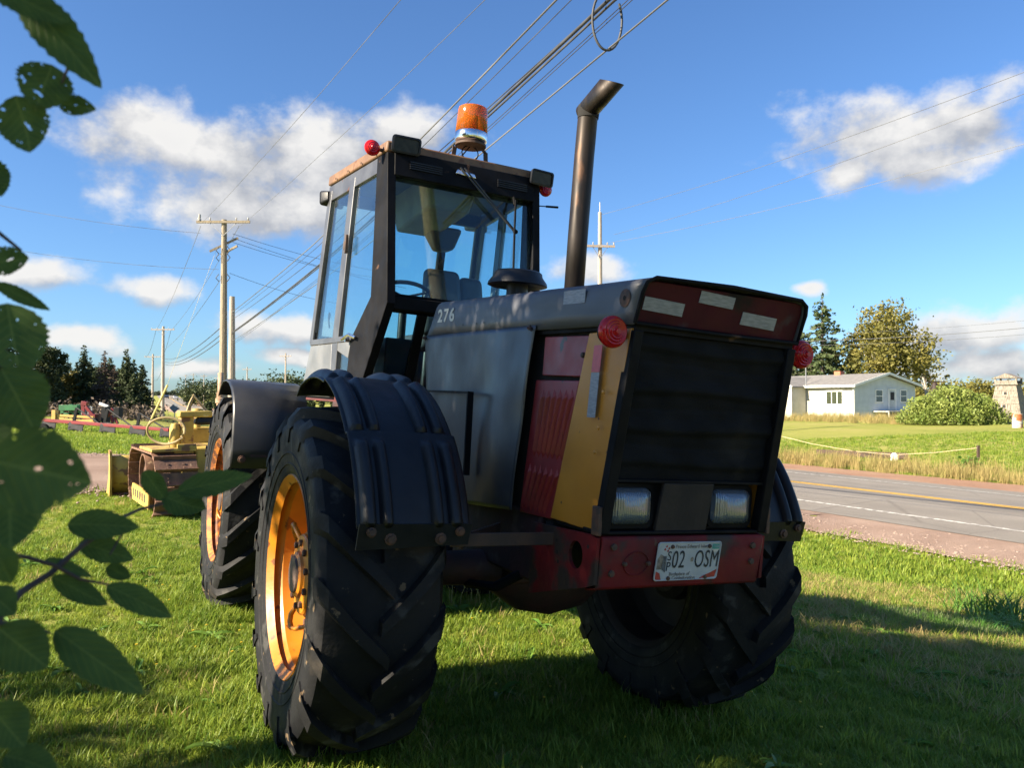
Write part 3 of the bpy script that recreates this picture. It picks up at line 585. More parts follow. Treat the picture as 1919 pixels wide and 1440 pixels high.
# ---- front fenders: ribbed black plastic in three overlapping courses
def fender(sgn):
    c = (0, .755); rb = .868; th0, th1 = R_(-24), R_(67.5); y0, y1 = -1.215, -.785; secs = [(-.42, .20), (.20, .72), (.72, 1.18)]
    def fn(u, v):
        th = th0+(th1-th0)*u; y = y0+(y1-y0)*v; r = rb
        for k, (a, b) in enumerate(secs):
            if a <= th <= b+1e-6:
                f = (th-a)/(b-a); r += .016*(1-f)-.004
                env = min(1, max(0, (f-.10)/.10))*min(1, max(0, (1.0-f)/.035+.0))
                for ry, rw in ((.10,.055),(.255,.045),(.70,.045),(.86,.055)):
                    q = (v-ry)/rw
                    if abs(q) < 1: r += .030*env*math.sqrt(1-q*q)
                break
        r -= .010*(abs(v-.5)*2)**6
        if u < .06: r -= (.06-u)*.4
        return (c[0]+r*math.sin(th), -y-.31 if sgn > 0 else y, c[1]+r*math.cos(th))
    b = MB(); b.grid(fn, 120, 56); return b
for sgn in (-1, 1):
    f = fender(sgn).build('fender', 'black_plastic', TR, solid=.008, smooth=50)
    Y = lambda y: y if sgn < 0 else -y-.31
    b = MB(); b.hexa([(.775,Y(-1.21),1.005),(.775,Y(-.785),1.020),(.785,Y(-.785),1.020),(.785,Y(-1.21),1.005),(.800,Y(-1.21),1.10),(.800,Y(-.785),1.10),(.810,Y(-.785),1.10),(.810,Y(-1.21),1.10)]).build('mounting_strip', 'black_plastic', f)
    for y in (-1.165, -.83): 
        n = MB(); n.lathe([(.0005,.018),(.011,.018),(.012,.012),(.018,.010),(.018,0)], c=(.803, Y(y), 1.072), ax=0, n=10); n.build('bolt', 'bolt_rust', f)
    for y in (-1.09, -.90):
        n = MB(); n.lathe([(.0005,.018),(.013,.018),(.014,.010),(.022,.008),(.022,0)], c=(.792, Y(y), 1.045), ax=0, n=10); n.build('bolt', 'bolt_rust', f)
    MB().box((.74,min(Y(-.84),-.40*-sgn),1.005), (.752,max(Y(-1.19 if sgn > 0 else -.84),-.40*-sgn),1.055)).build('fender_bracket', 'rusty_bar', TR, bevel=.003)
    MB().bar((.74,Y(-.80),1.02), (.30,-.42*-sgn,1.0), .012, .05).build('fender_brace', 'rusty_bar', TR)
# ---- rear fenders: plain bent sheet
for sgn in (-1, 1):
    pts = [(-2.45,1.50),(-2.36,1.565),(-2.25,1.60),(-2.10,1.605),(-1.95,1.59),(-1.82,1.55),(-1.73,1.49),(-1.675,1.40),(-1.65,1.30),(-1.64,1.18),(-1.635,1.06)]
    b = MB(); ys = [-1.315,-1.30,-1.08,-.86]; vs = []
    for i, (x, z) in enumerate(pts):
        for j, y in enumerate(ys): vs.append((x-(.004 if j == 0 else 0), y*(-sgn), z-(.012 if j == 0 else 0)+(.03*(j/3) if i == len(pts)-1 and j == 0 else 0)))
    b.add(vs, [(i*4+j, i*4+j+1, i*4+j+5, i*4+j+4) for i in range(len(pts)-1) for j in range(3)])
    f = b.build('rear_fender', 'dark_sheet', TR, solid=.006, smooth=60)
    n = MB(); n.lathe([(.0005,.018),(.014,.018),(.015,.010),(.024,.008),(.024,0)], c=(-1.633, -sgn*-1.25 if sgn > 0 else -1.25, 1.115), ax=0, n=10); n.build('bolt', 'bolt_rust', f)
    MB().bar((-1.66,-1.2*(-sgn),1.12),(-1.66,-.35*(-sgn),1.12),.05,.05).build('fender_arm','frame_maroon',TR)

# ---- frame, axles, engine mass
b = MB(); b.box((-1.15,-.36,.80),(.56,.36,1.10)); b.box((-1.0,-.30,.72),(.2,.30,.82)); b.build('front_frame', 'frame_maroon', TR, bevel=.015)
b = MB(); b.box((-3.05,-.36,.80),(-1.32,.36,1.50)); b.box((-1.4,-.16,.85),(-1.1,.16,1.05)); b.build('rear_frame', 'frame_maroon', TR, bevel=.015)
for x in (0, -2.5):
    b = MB(); b.lathe([(.0005,-.96),(.10,-.96),(.10,-.75),(.075,-.70),(.085,-.35),(.21,-.16),(.24,0),(.21,.16),(.085,.35),(.075,.55),(.10,.60),(.10,.72),(.0005,.72)], c=(x, 0, .765), ax=1, n=24); b.build('axle', 'frame_maroon', TR)
MB().box((-.78,-.345,1.08),(1.02,.345,1.96)).build('engine_block', 'near_black', TR)
b = MB(); b.tube([(.45,-.30,.86),(.30,-.42,.74),(.05,-.44,.70),(-.25,-.42,.76),(-.5,-.34,.92)], .022, 8); b.build('hydraulic_hose', 'wire_black', TR)

# ---- hood
def hood_pt(f, side):      # f 0..1 rear->front ; side list of (y, h) with h 0 lip .. 1 top
    y, h, dz = side; zt = 2.108+(2.020-2.108)*f; zl = 1.915+(1.857-1.915)*f; xr = -.86+.16*h; xf = 1.195+.055*h
    return (xr+(xf-xr)*f, y+.0035*math.sin(f*19+h*5)*(.3 if abs(y) < .2 else 1), zl+(zt-zl)*h+dz)
sec = [(-.388,0,0),(-.389,.3,0),(-.388,.6,0),(-.386,.80,0),(-.380,.90,0),(-.366,.965,0),(-.335,1,0),(-.2,1,.008),(0,1,.011),(.2,1,.008),(.335,1,0),(.366,.965,0),(.380,.90,0),(.386,.80,0),(.388,.6,0),(.389,.3,0),(.388,0,0)]
b = MB(); b.grid(lambda u, v: hood_pt(u, sec[int(round(v*(len(sec)-1)))]), 24, len(sec)-1); HOOD = b.build('hood', 'hood_paint', TR, solid=.008, smooth=50)
fx = lambda z: 1.195+.055*(z-1.857)/.163
b = MB(); o_ = [(-.376,1.868),(.376,1.868),(.376,1.975),(.366,2.004),(.335,2.012),(-.335,2.012),(-.366,2.004),(-.376,1.975)]
vs = [(fx(z)-.012, y, z) for y, z in o_]+[(fx(z)-.030, y, z) for y, z in o_]; n8 = 8
b.add(vs, [tuple(range(8)), tuple(range(15, 7, -1))]+[(i, (i+1) % 8, 8+(i+1) % 8, 8+i) for i in range(8)]); NOSE = b.build('nose_panel', 'nose_maroon', TR, bevel=.003)
b = MB(); b.tube([(fx(z)+.001, y, z) for y, z in ((-.387,1.862),(-.386,1.97),(-.377,2.003),(-.345,2.021),(0,2.030),(.345,2.021),(.377,2.003),(.386,1.97),(.387,1.862),(0,1.859),(-.387,1.862))], .008, 8, cap=False); b.build('nose_rim', 'black_paint', HOOD)
MB().hexa([(1.10,-.375,1.838),(1.186,-.375,1.838),(1.186,.375,1.838),(1.10,.375,1.838),(1.10,-.375,1.858),(1.188,-.375,1.858),(1.188,.375,1.858),(1.10,.375,1.858)]).build('nose_lip', 'black_paint', TR)
def tape(y0, y1, z0, z1, m, parent, k=-.009):
    MB().hexa([(fx(z0)+k-.002,y0,z0),(fx(z0)+k,y0,z0),(fx(z0)+k,y1,z0-.008),(fx(z0)+k-.002,y1,z0-.008),(fx(z1)+k-.002,y0,z1),(fx(z1)+k,y0,z1),(fx(z1)+k,y1,z1-.008),(fx(z1)+k-.002,y1,z1-.008)]).build('reflective_tape', m, parent)
tape(-.365,-.19,1.912,1.957,'tape_silver',NOSE); tape(-.13,.03,1.962,2.004,'tape_silver',NOSE); tape(.085,.255,1.906,1.952,'tape_silver',NOSE)
# decals and wear on the hood side
def side_quad(name, pts, y, m, parent, th=.002): MB().prism([(x, z) for x, z in pts], 1, y, y-th).build(name, m, parent)
side_quad('reflective_tape', [(.70,1.968),(.865,1.962),(.867,2.016),(.700,2.022)], -.3935, 'tape_silver', HOOD)
b = MB(); b.lathe([(.0005,0),(.030,0),(.034,.001)], c=(1.135,-.3945,1.955), ax=1, n=14); b.build('rust_patch','bolt_rust',HOOD)
b = MB(); b.lathe([(.0005,0),(.009,0)], c=(1.135,-.3955,1.955), ax=1, n=12); b.build('bolt_hole','near_black',HOOD)
for x in (-.42,-.33,-.16,-.07): b = MB(); b.lathe([(.0005,0),(.005,0)], c=(x,-.3945,1.952+(x+.4)*-.02), ax=1, n=8); b.build('rivet_hole','near_black',HOOD)
place_text('276', .098, 'model_number', 'white_decal', HOOD, (-.575,-.3955,2.015), (1,0,-.03), (.05,0,1), sx=1.45, extrude=.0006, space=1.2, offset=.0025)
# ---- side panels of the engine bay, both sides
def tape_z(poly, y, m, parent, name='reflective_tape'): side_quad(name, poly, y, m, parent)
for sgn in (-1, 1):
    Y = lambda v: v if sgn < 0 else -v
    def pan(name, pts, m, y=-.372, th=.014, bevel=.004):
        return MB().prism(pts, 1, Y(y), Y(y)+(th if sgn < 0 else -th)).build(name, m, TR, bevel=bevel)
    pan('hood_rail', [(.45,1.858),(1.03,1.845),(1.03,1.872),(.45,1.886)], 'black_paint', -.376)
    u = pan('upper_side_panel', [(.518,1.683),(.835,1.675),(.888,1.836),(.522,1.848)], 'red_paint')
    n = MB(); n.lathe([(.0005,-.012),(.010,-.010),(.012,0)], c=(.845,Y(-.372),1.76), ax=1, n=10); n.build('latch_bolt','bolt_rust',u)
    lo = pan('louvered_panel', [(.39,1.085),(.668,1.095),(.822,1.660),(.465,1.664)], 'red_paint')
    for row, (z0, z1, n_l, xs) in enumerate(((1.335,1.625,7,.045),(1.10,1.305,6,0))):
        for k in range(n_l):
            x0 = (.52 if row == 0 else .445)+k*.0385; lean = .06*(1 if row == 0 else .8)*(k/n_l)
            L = MB(); w = .0125; zz0, zz1 = z0, z1-.0*k; yv = Y(-.3725); yo = Y(-.384)
            xb0 = x0+.0-.05*(.5); xt0 = x0+.02+lean
            L.add([(xb0-w,yv,zz0+.02),(xb0+w,yv,zz0+.02),(xt0+w,yv,zz1-.03),(xt0,yv,zz1),(xt0-w,yv,zz1-.03),(xb0,yv,zz0),(xb0,yo,zz0+.03),(xt0,yo,zz1-.04)],
                  [(5,1,6),(1,2,7,6),(2,3,7),(3,4,7),(4,0,6,7),(0,5,6)])
            L.build('louver_rib', 'red_paint', lo, smooth=None)
    yl = pan('corner_panel', [(.690,1.104),(1.056,1.100),(1.178,1.846),(.900,1.842)], 'yellow_paint', -.388, .016)
    yy = Y(-.3915) if sgn < 0 else -Y(.3915)
    for poly, m in (([(.962,1.69),(1.018,1.69),(1.028,1.79),(.972,1.79)],'tape_red'),([(.950,1.52),(1.006,1.52),(1.018,1.688),(.962,1.688)],'tape_silver')):
        MB().prism(poly, 1, Y(-.4045)+(.0 if sgn < 0 else 0), Y(-.4065)).build('reflective_tape', m, yl)
    for x, z in ((1.052,1.616),(1.032,1.484),(1.018,1.393)):
        n = MB(); n.lathe([(.0005,-.007 if sgn < 0 else .007),(.007,-.005 if sgn < 0 else .005),(.009,0)], c=(x,Y(-.404),z), ax=1, n=10); n.build('rivet','yellow_paint',yl)
    for x, z in ((.99,1.648),(1.03,1.518),(.80,1.18)):
        n = MB(); n.lathe([(.0005,0),(.0055,0)], c=(x,Y(-.4048),z), ax=1, n=8); n.build('rust_spot','bolt_rust',yl)
    # grille post with rusty foot
    p = MB(); X = lambda z: 1.062+.172*(z-1.10)
    p.hexa([(X(1.10)-.035,Y(-.400),1.10),(X(1.10)+.012,Y(-.400),1.10),(X(1.10)+.012,Y(-.355),1.10),(X(1.10)-.035,Y(-.355),1.10),(X(1.84)-.035,Y(-.385),1.838),(X(1.84)+.008,Y(-.385),1.838),(X(1.84)+.008,Y(-.345),1.838),(X(1.84)-.035,Y(-.345),1.838)]).build('grille_post','black_paint',TR,bevel=.004)
    MB().box((1.035,min(Y(-.412),Y(-.395)),1.095),(1.082,max(Y(-.412),Y(-.395)),1.20)).build('hinge','bolt_rust',TR,bevel=.003)
    # round red marker lamp on its stalk
    b = MB(); b.lathe([(.0005,.036),(.010,.036),(.012,.030),(.016,.031),(.020,.026),(.025,.027),(.030,.021),(.035,.022),(.040,.015),(.045,.016),(.050,.007),(.055,.004),(.058,-.003),(.058,-.010),(.054,-.014),(.0005,-.014)], c=(1.165,Y(-.452),1.826), ax=0, n=28); lp = b.build('marker_lamp','lens_red',TR)
    b = MB(); b.lathe([(.0005,-.012),(.050,-.012),(.046,-.036),(.022,-.046),(.0005,-.048)], c=(1.165,Y(-.452),1.826), ax=0, n=24); b.tube([(1.13,Y(-.452),1.826),(1.13,Y(-.39),1.822)],.012,8); b.build('lamp_body','black_paint',lp)
# large galvanised sheet wired over the right side, dented
def sheet(u, v):
    xt, zt = -.86+(.485+.86)*u, 1.918+(1.897-1.918)*u; xb, zb = -.62+(.383+.62)*u, 1.02+(1.09-1.02)*u
    x, z = xt+(xb-xt)*v, zt+(zb-zt)*v
    return (x, -.402-.004*math.sin(u*7.3+v*3)*v-.014*math.exp(-((u-.78)**2/.02+(v-.62)**2/.05))+.012*math.exp(-((u-.62)**2/.01+(v-.35)**2/.03))-.01*v*u+.003*math.sin(v*11+u*2)*(u > .4)*u, z)
b = MB(); b.grid(sheet, 40, 40); SHEET = b.build('sheet_metal_cover','steel_sheet',TR,solid=.002,smooth=70)
for x, z in ((.455,1.885),(-.84,1.905)): n = MB(); n.tube([(x-.01,-.405,z+.012),(x,-.425,z),(x+.015,-.41,z-.012)],.004,6); n.lathe([(.0005,-.016),(.010,-.014),(.010,0)],c=(x,-.405,z),ax=1,n=6); n.build('wire_tie','bolt_rust',SHEET)
b = MB(); b.bar((-.70,-.45,1.60),(-.045,-.45,1.598),.03,.010); b.bar((-.05,-.45,1.60),(-.035,-.45,1.20),.03,.014); b.build('step_bracket','black_paint',TR)
# ---- grille screen, dented in horizontal folds
gx = lambda z: 1.062+.172*(z-1.10)
def scr(u, v):
    y = -.352+.704*u; z = 1.300+(1.838-1.300)*v
    d = 0
    for c, w, a in ((.90,.06,.013),(.80,.03,-.004),(.62,.06,.016),(.50,.03,-.004),(.36,.065,.017),(.24,.03,-.004),(.12,.06,.013)):
        q = (v-c-.012*math.sin(u*5+c*9))/w
        d += a*(math.exp(-q*q) if q > 0 else math.exp(-q*q*6))
    d += .004*math.sin(u*23+v*7)*math.sin(v*19)+.005*math.exp(-((u-.5)**2/.01+(v-.62)**2/.004))
    return (gx(z)-.022+d, y, z)
b = MB(); b.grid(scr, 60, 70); GR = b.build('grille_screen','grille_mesh',TR,solid=.003,smooth=60)
for z in (1.80,1.66,1.52,1.40): 
    n = MB(); n.lathe([(.0005,.006),(.007,.004),(.008,0)], c=(gx(z)-.008,.365,z), ax=0, n=8); n.build('screw','black_paint',GR)
MB().box((1.055,-.36,1.292),(1.092,.36,1.304)).build('grille_sill','black_paint',TR,bevel=.002)
b = MB(); b.hexa([(1.045,-.145,1.108),(1.063,-.145,1.108),(1.063,.098,1.108),(1.045,.098,1.108),(1.075,-.135,1.292),(1.092,-.135,1.292),(1.092,.103,1.292),(1.075,.103,1.292)]).build('centre_plate','plate_dark',TR,bevel=.003)
MB().box((.94,-.36,1.105),(.96,.36,1.292)).build('lamp_recess','near_black',TR)
MB().box((.95,-.395,1.098),(1.072,.395,1.110)).build('grille_base','black_paint',TR,bevel=.003)
def rrect(w, h, r, n=5):
    P = []
    for cx, cy, a0 in ((w/2-r,h/2-r,0),(-w/2+r,h/2-r,PI/2),(-w/2+r,-h/2+r,PI),(w/2-r,-h/2+r,1.5*PI)):
        for k in range(n+1): a = a0+PI/2*k/n; P.append((cx+r*math.cos(a), cy+r*math.sin(a)))
    return P
for yc in (-.262, .222):
    zc = 1.202
    b = MB(); P1, P2, P3 = rrect(.186,.140,.03), rrect(.176,.130,.028), rrect(.10,.075,.02); n_ = len(P1)
    vs = [(1.045,yc+p,zc+q) for p, q in P1]+[(1.066,yc+p,zc+q) for p, q in P2]+[(1.088,yc+p,zc+q) for p, q in P3]
    b.add(vs, [(i,(i+1)%n_,n_+(i+1)%n_,n_+i) for i in range(n_)]+[(n_+i,n_+(i+1)%n_,2*n_+(i+1)%n_,2*n_+i) for i in range(n_)]+[tuple(range(2*n_,3*n_))]); HL = b.build('headlight','lamp_glass',TR,smooth=50)
    b = MB(); O, I = rrect(.226,.166,.03), rrect(.198,.136,.03)
    vs = [(1.030,yc+p,zc+q) for p, q in O]+[(1.052,yc+p,zc+q) for p, q in O]+[(1.054,yc+p,zc+q) for p, q in I]+[(1.030,yc+p,zc+q) for p, q in I]
    b.add(vs, [(k*n_+i,k*n_+(i+1)%n_,((k+1)%4)*n_+(i+1)%n_,((k+1)%4)*n_+i) for k in range(4) for i in range(n_)]); b.build('lamp_bezel','black_paint',HL)
    MB().box((.96,yc-.10,zc-.07),(1.032,yc+.10,zc+.07)).build('lamp_bowl','near_black',HL)
# ---- red bumper box
def holed(poly, c, r, y, th, n=40):
    """plate in the x-z plane with a round hole"""
    ang = sorted(set([2*PI*k/n for k in range(n)]+[math.atan2(z-c[1], x-c[0]) % (2*PI) for x, z in poly])); inn, out = [], []
    for a in ang:
        d = (math.cos(a), math.sin(a)); best = 9
        for i in range(len(poly)):
            (x0, z0), (x1, z1) = poly[i], poly[(i+1) % len(poly)]; ex, ez = x1-x0, z1-z0; den = d[0]*ez-d[1]*ex
            if abs(den) < 1e-9: continue
            t = ((x0-c[0])*ez-(z0-c[1])*ex)/den; s = ((x0-c[0])*d[1]-(z0-c[1])*d[0])/den
            if t > 0 and -1e-6 <= s <= 1+1e-6: best = min(best, t)
        inn.append((c[0]+r*d[0], c[1]+r*d[1]*1.05)); out.append((c[0]+best*d[0], c[1]+best*d[1]))
    m = len(ang); b = MB(); vs = []
    for yy in (y, y+th): vs += [(x, yy, z) for x, z in inn]+[(x, yy, z) for x, z in out]
    fs = []
    for i in range(m):
        j = (i+1) % m; fs += [(i,j,m+j,m+i),(2*m+i,2*m+m+i,2*m+m+j,2*m+j),(i,2*m+i,2*m+j,j),(m+i,m+j,3*m+j,3*m+i)]
    return b.add(vs, fs)
fpts = [(.575,.775),(1.015,.898),(1.060,.915),(1.066,1.085),(1.02,1.092),(.575,1.070)]
BP = MB()
for x0, z0, x1, z1 in ((1.022,.896,1.066,1.090),): 
    BP.prism([(1.040,.892),(1.052,.900),(1.078,1.075),(1.070,1.092),(1.00,1.094),(1.00,1.084),(1.062,1.080),(1.042,.905),(.97,.886),(.975,.876)], 1, -.385, .385)
BUMP = BP.build('bumper','bumper_red',TR,bevel=.006)
for sgn in (-1, 1):
    h = holed(fpts, (.925,1.000), .050, -.402 if sgn < 0 else .388, .014); h.build('bumper_cheek','bumper_red',BUMP,smooth=40)
    for x, z in ((.78,1.03),(.79,.985),(.80,.95),(1.01,1.045),(.70,1.04)):
        n = MB(); n.lathe([(.0005,0),(.008,0)], c=(x, sgn*.4035, z), ax=1, n=8); n.build('bolt_hole','near_black',BUMP)
MB().box((.60,-.355,.84),(.66,.355,1.08)).build('bumper_backing','near_black',BUMP)
bx_ = lambda z: 1.052+(z-.90)*.149
for y, z in ((-.335,1.055),(.33,1.05),(.335,.985),(-.33,.955)): n = MB(); n.lathe([(.0005,.010),(.012,.009),(.014,0)], c=(bx_(z),y,z), ax=0, n=8); n.build('bolt','bolt_rust',BUMP)
# fitting plate with two studs left of the licence plate
n = MB(); n.tube([(bx_(.99+.045*math.sin(a))+.002, -.225+.055*math.cos(a), .99+.045*math.sin(a)) for a in np.linspace(0,2*PI,17)], .0025, 6, cap=False); n.build('round_cover','bumper_red',BUMP)
for y in (-.278,-.172): n = MB(); n.lathe([(.0005,.014),(.008,.012),(.010,0)], c=(bx_(.99),y,.99), ax=0, n=8); n.build('stud','bolt_rust',BUMP)
# ---- licence plate with its print
PX = Vector((.149,0,1)).normalized(); PN = Vector((1,0,-.149)).normalized(); PC = Vector((bx_(.993)+.008, .012, .995))
def pl(y, v, o=0.0): return PC+Vector((0,1,0))*y+PX*v+PN*o
def plate_quad(name, P, o, m, parent, th=.0006):
    vs = [pl(y, v, o) for y, v in P]+[pl(y, v, o-th) for y, v in P]; k = len(P)
    return MB().add(vs, [tuple(range(k)), tuple(range(2*k-1, k-1, -1))]+[(i,(i+1)%k,k+(i+1)%k,k+i) for i in range(k)]).build(name, m, parent, smooth=None)
PLATE = plate_quad('licence_plate', rrect(.305,.152,.012,4), .0, 'plate_white', TR, .002)
b = MB(); b.tube([pl(y, v, .001) for y, v in rrect(.299,.146,.011,4)+[rrect(.299,.146,.011,4)[0]]], .0022, 6, cap=False); b.build('plate_rim','plate_white',PLATE)
XD, YD = (0,1,0), tuple(PX)
def ptxt(s, size, y, v, m='plate_ink', sx=1.0, **k): place_text(s, size, 'plate_lettering', m, PLATE, pl(y, v, .0014), XD, YD, sx, extrude=.0005, **k)
ptxt('02', .098, -.048, .004, sx=.62, space=1.06); ptxt('OSM', .098, .088, .004, sx=.58, space=1.06); ptxt('S', .052, -.093, .020, sx=.8); ptxt('P', .052, -.093, -.021, sx=.8)
ptxt('Prince Edward Island', .0205, .012, .058, 'plate_sepia', .95); ptxt('Birthplace of', .020, -.035, -.050, 'plate_sepia', .95); ptxt('Confederation', .020, -.012, -.066, 'plate_sepia', .95)
plate_quad('renewal_sticker', [(.108,.046),(.142,.046),(.142,.066),(.108,.066)], .0014, 'plate_green', PLATE); place_text('11/28', .014, 'plate_lettering', 'plate_white', PLATE, pl(.125,.056,.0022), XD, YD, .9, extrude=.0003)
plate_quad('sticker_base', [(.108,.034),(.142,.034),(.142,.045),(.108,.045)], .0013, 'white_decal', PLATE)
plate_quad('plate_picture', [(-.146,-.030),(-.128,-.030),(-.118,.022),(-.134,.030),(-.146,.010)], .0013, 'plate_sepia', PLATE)
for k in range(4): plate_quad('picture_bar', [(-.126+.006*k,-.03-.004*k),(-.123+.006*k,-.03-.004*k),(-.118+.004*k,.022),(-.120+.004*k,.022)], .0014, 'plate_ink', PLATE)
plate_quad('picture_red', [(-.149,-.072),(-.118,-.072),(-.128,-.045),(-.149,-.036)], .0012, 'plate_red', PLATE)
for y, v in ((-.112,.060),(-.100,.052),(-.118,.048),(-.104,.042)): plate_quad('picture_flower', rrect(.009,.009,.003,2) and [(y-.005,v),(y,v+.005),(y+.005,v),(y,v-.005)], .0014, 'plate_red', PLATE)
plate_quad('picture_soil', [(.062,-.072),(.140,-.066),(.146,-.036),(.118,-.048),(.085,-.060)], .0013, 'plate_red', PLATE)
plate_quad('plate_crest', [(.012,-.002),(.022,-.002),(.024,.010),(.017,.016),(.010,.010)], .0014, 'plate_sepia', PLATE)
for y, v in ((-.085,.058),(.093,.058),(-.085,-.066),(.093,-.066)): n = MB(); n.lathe([(.0005,.006),(.007,.005),(.0085,0)], c=tuple(pl(y,v,.001)), ax=0, n=10); n.build('plate_screw','bolt_rust',PLATE)
# ---- air intake cap and exhaust stack
b = MB(); b.lathe([(.0005,.232),(.125,.228),(.136,.220),(.140,.200),(.166,.165),(.169,.150),(.155,.145),(.06,.155),(.06,-.02)], c=(-.52,0,2.075), ax=2, n=32); b.build('air_intake_cap','black_plastic',TR)
ex = MB(); ex.tube([(.105,0,2.02),(.112,0,2.4),(.125,0,2.8),(.136,0,3.005),(.150,0,3.035)], .048, 20, cap=False); ex.build('exhaust_stack','pipe_metal',TR,solid=.003)
b = MB(); d = Vector((.235,.0,.085)).normalized(); p0 = Vector((.125,0,3.025)); u = Vector((0,1,0)); w = d.cross(u); vs = []
for k in range(24):
    a = 2*PI*k/24; r = u*math.cos(a)*.051+w*math.sin(a)*.051; vs += [p0+r-d*.02, p0+r+d*(.225-.055*math.sin(a))]
b.add(vs, [(2*k,2*((k+1)%24),2*((k+1)%24)+1,2*k+1) for k in range(24)]); b.build('exhaust_tip','pipe_metal',TR,solid=.003)
b = MB(); b.lathe([(.052,-.035),(.055,0),(.052,.028)], c=(.138,0,3.02), ax=2, n=20); b.build('exhaust_weld','near_black',TR)
# ---------------------------------------------------------------- the cab
def sy(x): return -.54+.085*(x+1.3)
def cab_prism(name, pts, m, inset=0.0, th=.05, sides=(-1, 1), bevel=.004, parent=None):
    for s in sides:
        vs = []
        for off in (inset, inset+th):
            for x, z in pts: vs.append((x, s*-(sy(x)+off) if s > 0 else sy(x)+off, z))
        k = len(pts); b = MB().add(vs, [tuple(range(k))[::-1], tuple(range(k, 2*k))]+[(i,(i+1)%k,k+(i+1)%k,k+i) for i in range(k)]); o = b.build(name, m, parent or TR, bevel=bevel, smooth=30)
    return o
cab_prism('front_pillar', [(-1.375,3.10),(-1.545,3.10),(-1.492,2.19),(-1.80,1.93),(-1.85,1.58),(-1.60,1.56),(-1.215,2.13)], 'black_paint', th=.055)
cab_prism('door_post', [(-1.945,3.06),(-2.045,3.06),(-2.185,1.93),(-2.16,1.56),(-2.07,1.56),(-2.065,1.95)], 'cab_frame', inset=.003, th=.035)
cab_prism('rear_post', [(-2.42,3.06),(-2.50,3.06),(-2.70,1.93),(-2.632,1.93)], 'cab_frame', inset=.003, th=.04)
cab_prism('side_header', [(-1.54,2.998),(-1.54,3.10),(-2.50,3.10),(-2.49,2.985)], 'cab_frame', inset=.006, th=.035)
cab_prism('window_sill', [(-1.80,1.915),(-1.80,1.955),(-2.655,1.955),(-2.67,1.912)], 'cab_frame', inset=-.002, th=.035)
cab_prism('skirt_panel', [(-2.165,1.53),(-2.19,1.912),(-2.672,1.912),(-2.84,1.53)], 'cab_grey', inset=.006, th=.02)
cab_prism('door_panel', [(-1.845,1.80),(-1.82,1.915),(-2.075,1.915),(-2.08,1.86)], 'cab_grey', inset=.006, th=.02)
cab_prism('side_glass', [(-1.55,3.0),(-1.95,3.0),(-2.068,1.95),(-1.815,1.93),(-1.50,2.18)], 'side_glass', inset=.022, th=.005, bevel=0)
cab_prism('side_glass', [(-2.04,2.99),(-2.43,2.985),(-2.637,1.95),(-2.178,1.95)], 'side_glass', inset=.022, th=.005, bevel=0)
cab_prism('door_glass', [(-1.85,1.58),(-1.845,1.80),(-2.08,1.86),(-2.075,1.56)], 'side_glass', inset=.022, th=.005, bevel=0)
# header over the windscreen, roof, windscreen
b = MB(); b.hexa([(-1.50,-.50,2.955),(-1.345,-.50,2.955),(-1.345,.50,2.955),(-1.50,.50,2.955),(-1.50,-.50,3.125),(-1.375,-.50,3.125),(-1.375,.50,3.125),(-1.50,.50,3.125)]); HD = b.build('windscreen_header','black_paint',TR,bevel=.006)
for y0 in (-.40, .22):
    for k in range(4): MB().box((-1.366,y0,3.055-.014*k),(-1.352+.002*k,y0+.22,3.062-.014*k)).build('vent_slat','black_plastic',HD)
MB().hexa([(-1.362,-.09,3.04),(-1.345,-.09,3.04),(-1.345,.06,3.03),(-1.362,.06,3.03),(-1.362,-.075,3.075),(-1.347,-.075,3.075),(-1.347,.05,3.062),(-1.362,.05,3.062)]).build('maker_badge','chrome',HD,bevel=.008)
b = MB(); P = [(-1.385,-.552),(-2.50,-.648),(-2.50,.648),(-1.385,.552)]
vs = [(x,y,3.105) for x, y in P]+[(x+(.0 if x > -2 else 0),y*.995,3.178) for x, y in P]; b.hexa(vs); RF = b.build('roof','roof_paint',TR,bevel=.012)
b = MB(); b.hexa([(-1.42,-.535,3.178),(-2.46,-.62,3.178),(-2.46,.62,3.178),(-1.42,.535,3.178),(-1.50,-.47,3.205),(-2.40,-.55,3.205),(-2.40,.55,3.205),(-1.50,.47,3.205)]); b.build('roof_crown','roof_paint',RF)
for x in (-1.55,-1.8,-2.05,-2.3): n = MB(); n.lathe([(.0005,-.006),(.007,-.004),(.008,0)],c=(x,sy(x)-.013,3.12),ax=1,n=8); n.build('rivet','bolt_rust',RF)
def pane(name, P, m, th=.005):
    vs = [Vector(p) for p in P]; nrm = (vs[1]-vs[0]).cross(vs[2]-vs[0]).normalized()*th; vs2 = [p+nrm for p in vs]; k = len(P)
    return MB().add([tuple(p) for p in vs+vs2], [tuple(range(k))[::-1], tuple(range(k,2*k))]+[(i,(i+1)%k,k+(i+1)%k,k+i) for i in range(k)]).build(name, m, TR, smooth=None)
pane('windscreen', [(-1.272,-.49,2.185),(-1.272,.49,2.185),(-1.40,.49,2.965),(-1.40,-.49,2.965)], 'cab_glass')
pane('lower_front_glass', [(-1.60,-.50,1.58),(-1.60,.50,1.58),(-1.30,.49,2.09),(-1.30,-.49,2.09)], 'cab_glass')
b = MB(); b.hexa([(-1.33,-.50,2.085),(-1.245,-.50,2.10),(-1.245,.50,2.10),(-1.33,.50,2.085),(-1.33,-.50,2.185),(-1.235,-.50,2.18),(-1.235,.50,2.18),(-1.33,.50,2.185)]); b.build('windscreen_sill','black_paint',TR,bevel=.006)
b = MB(); b.bar((-1.285,-.275,2.09),(-1.60,-.24,1.58),.06,.04); b.bar((-1.285,.275,2.09),(-1.60,.24,1.58),.06,.04); b.build('lower_pillar','black_paint',TR)
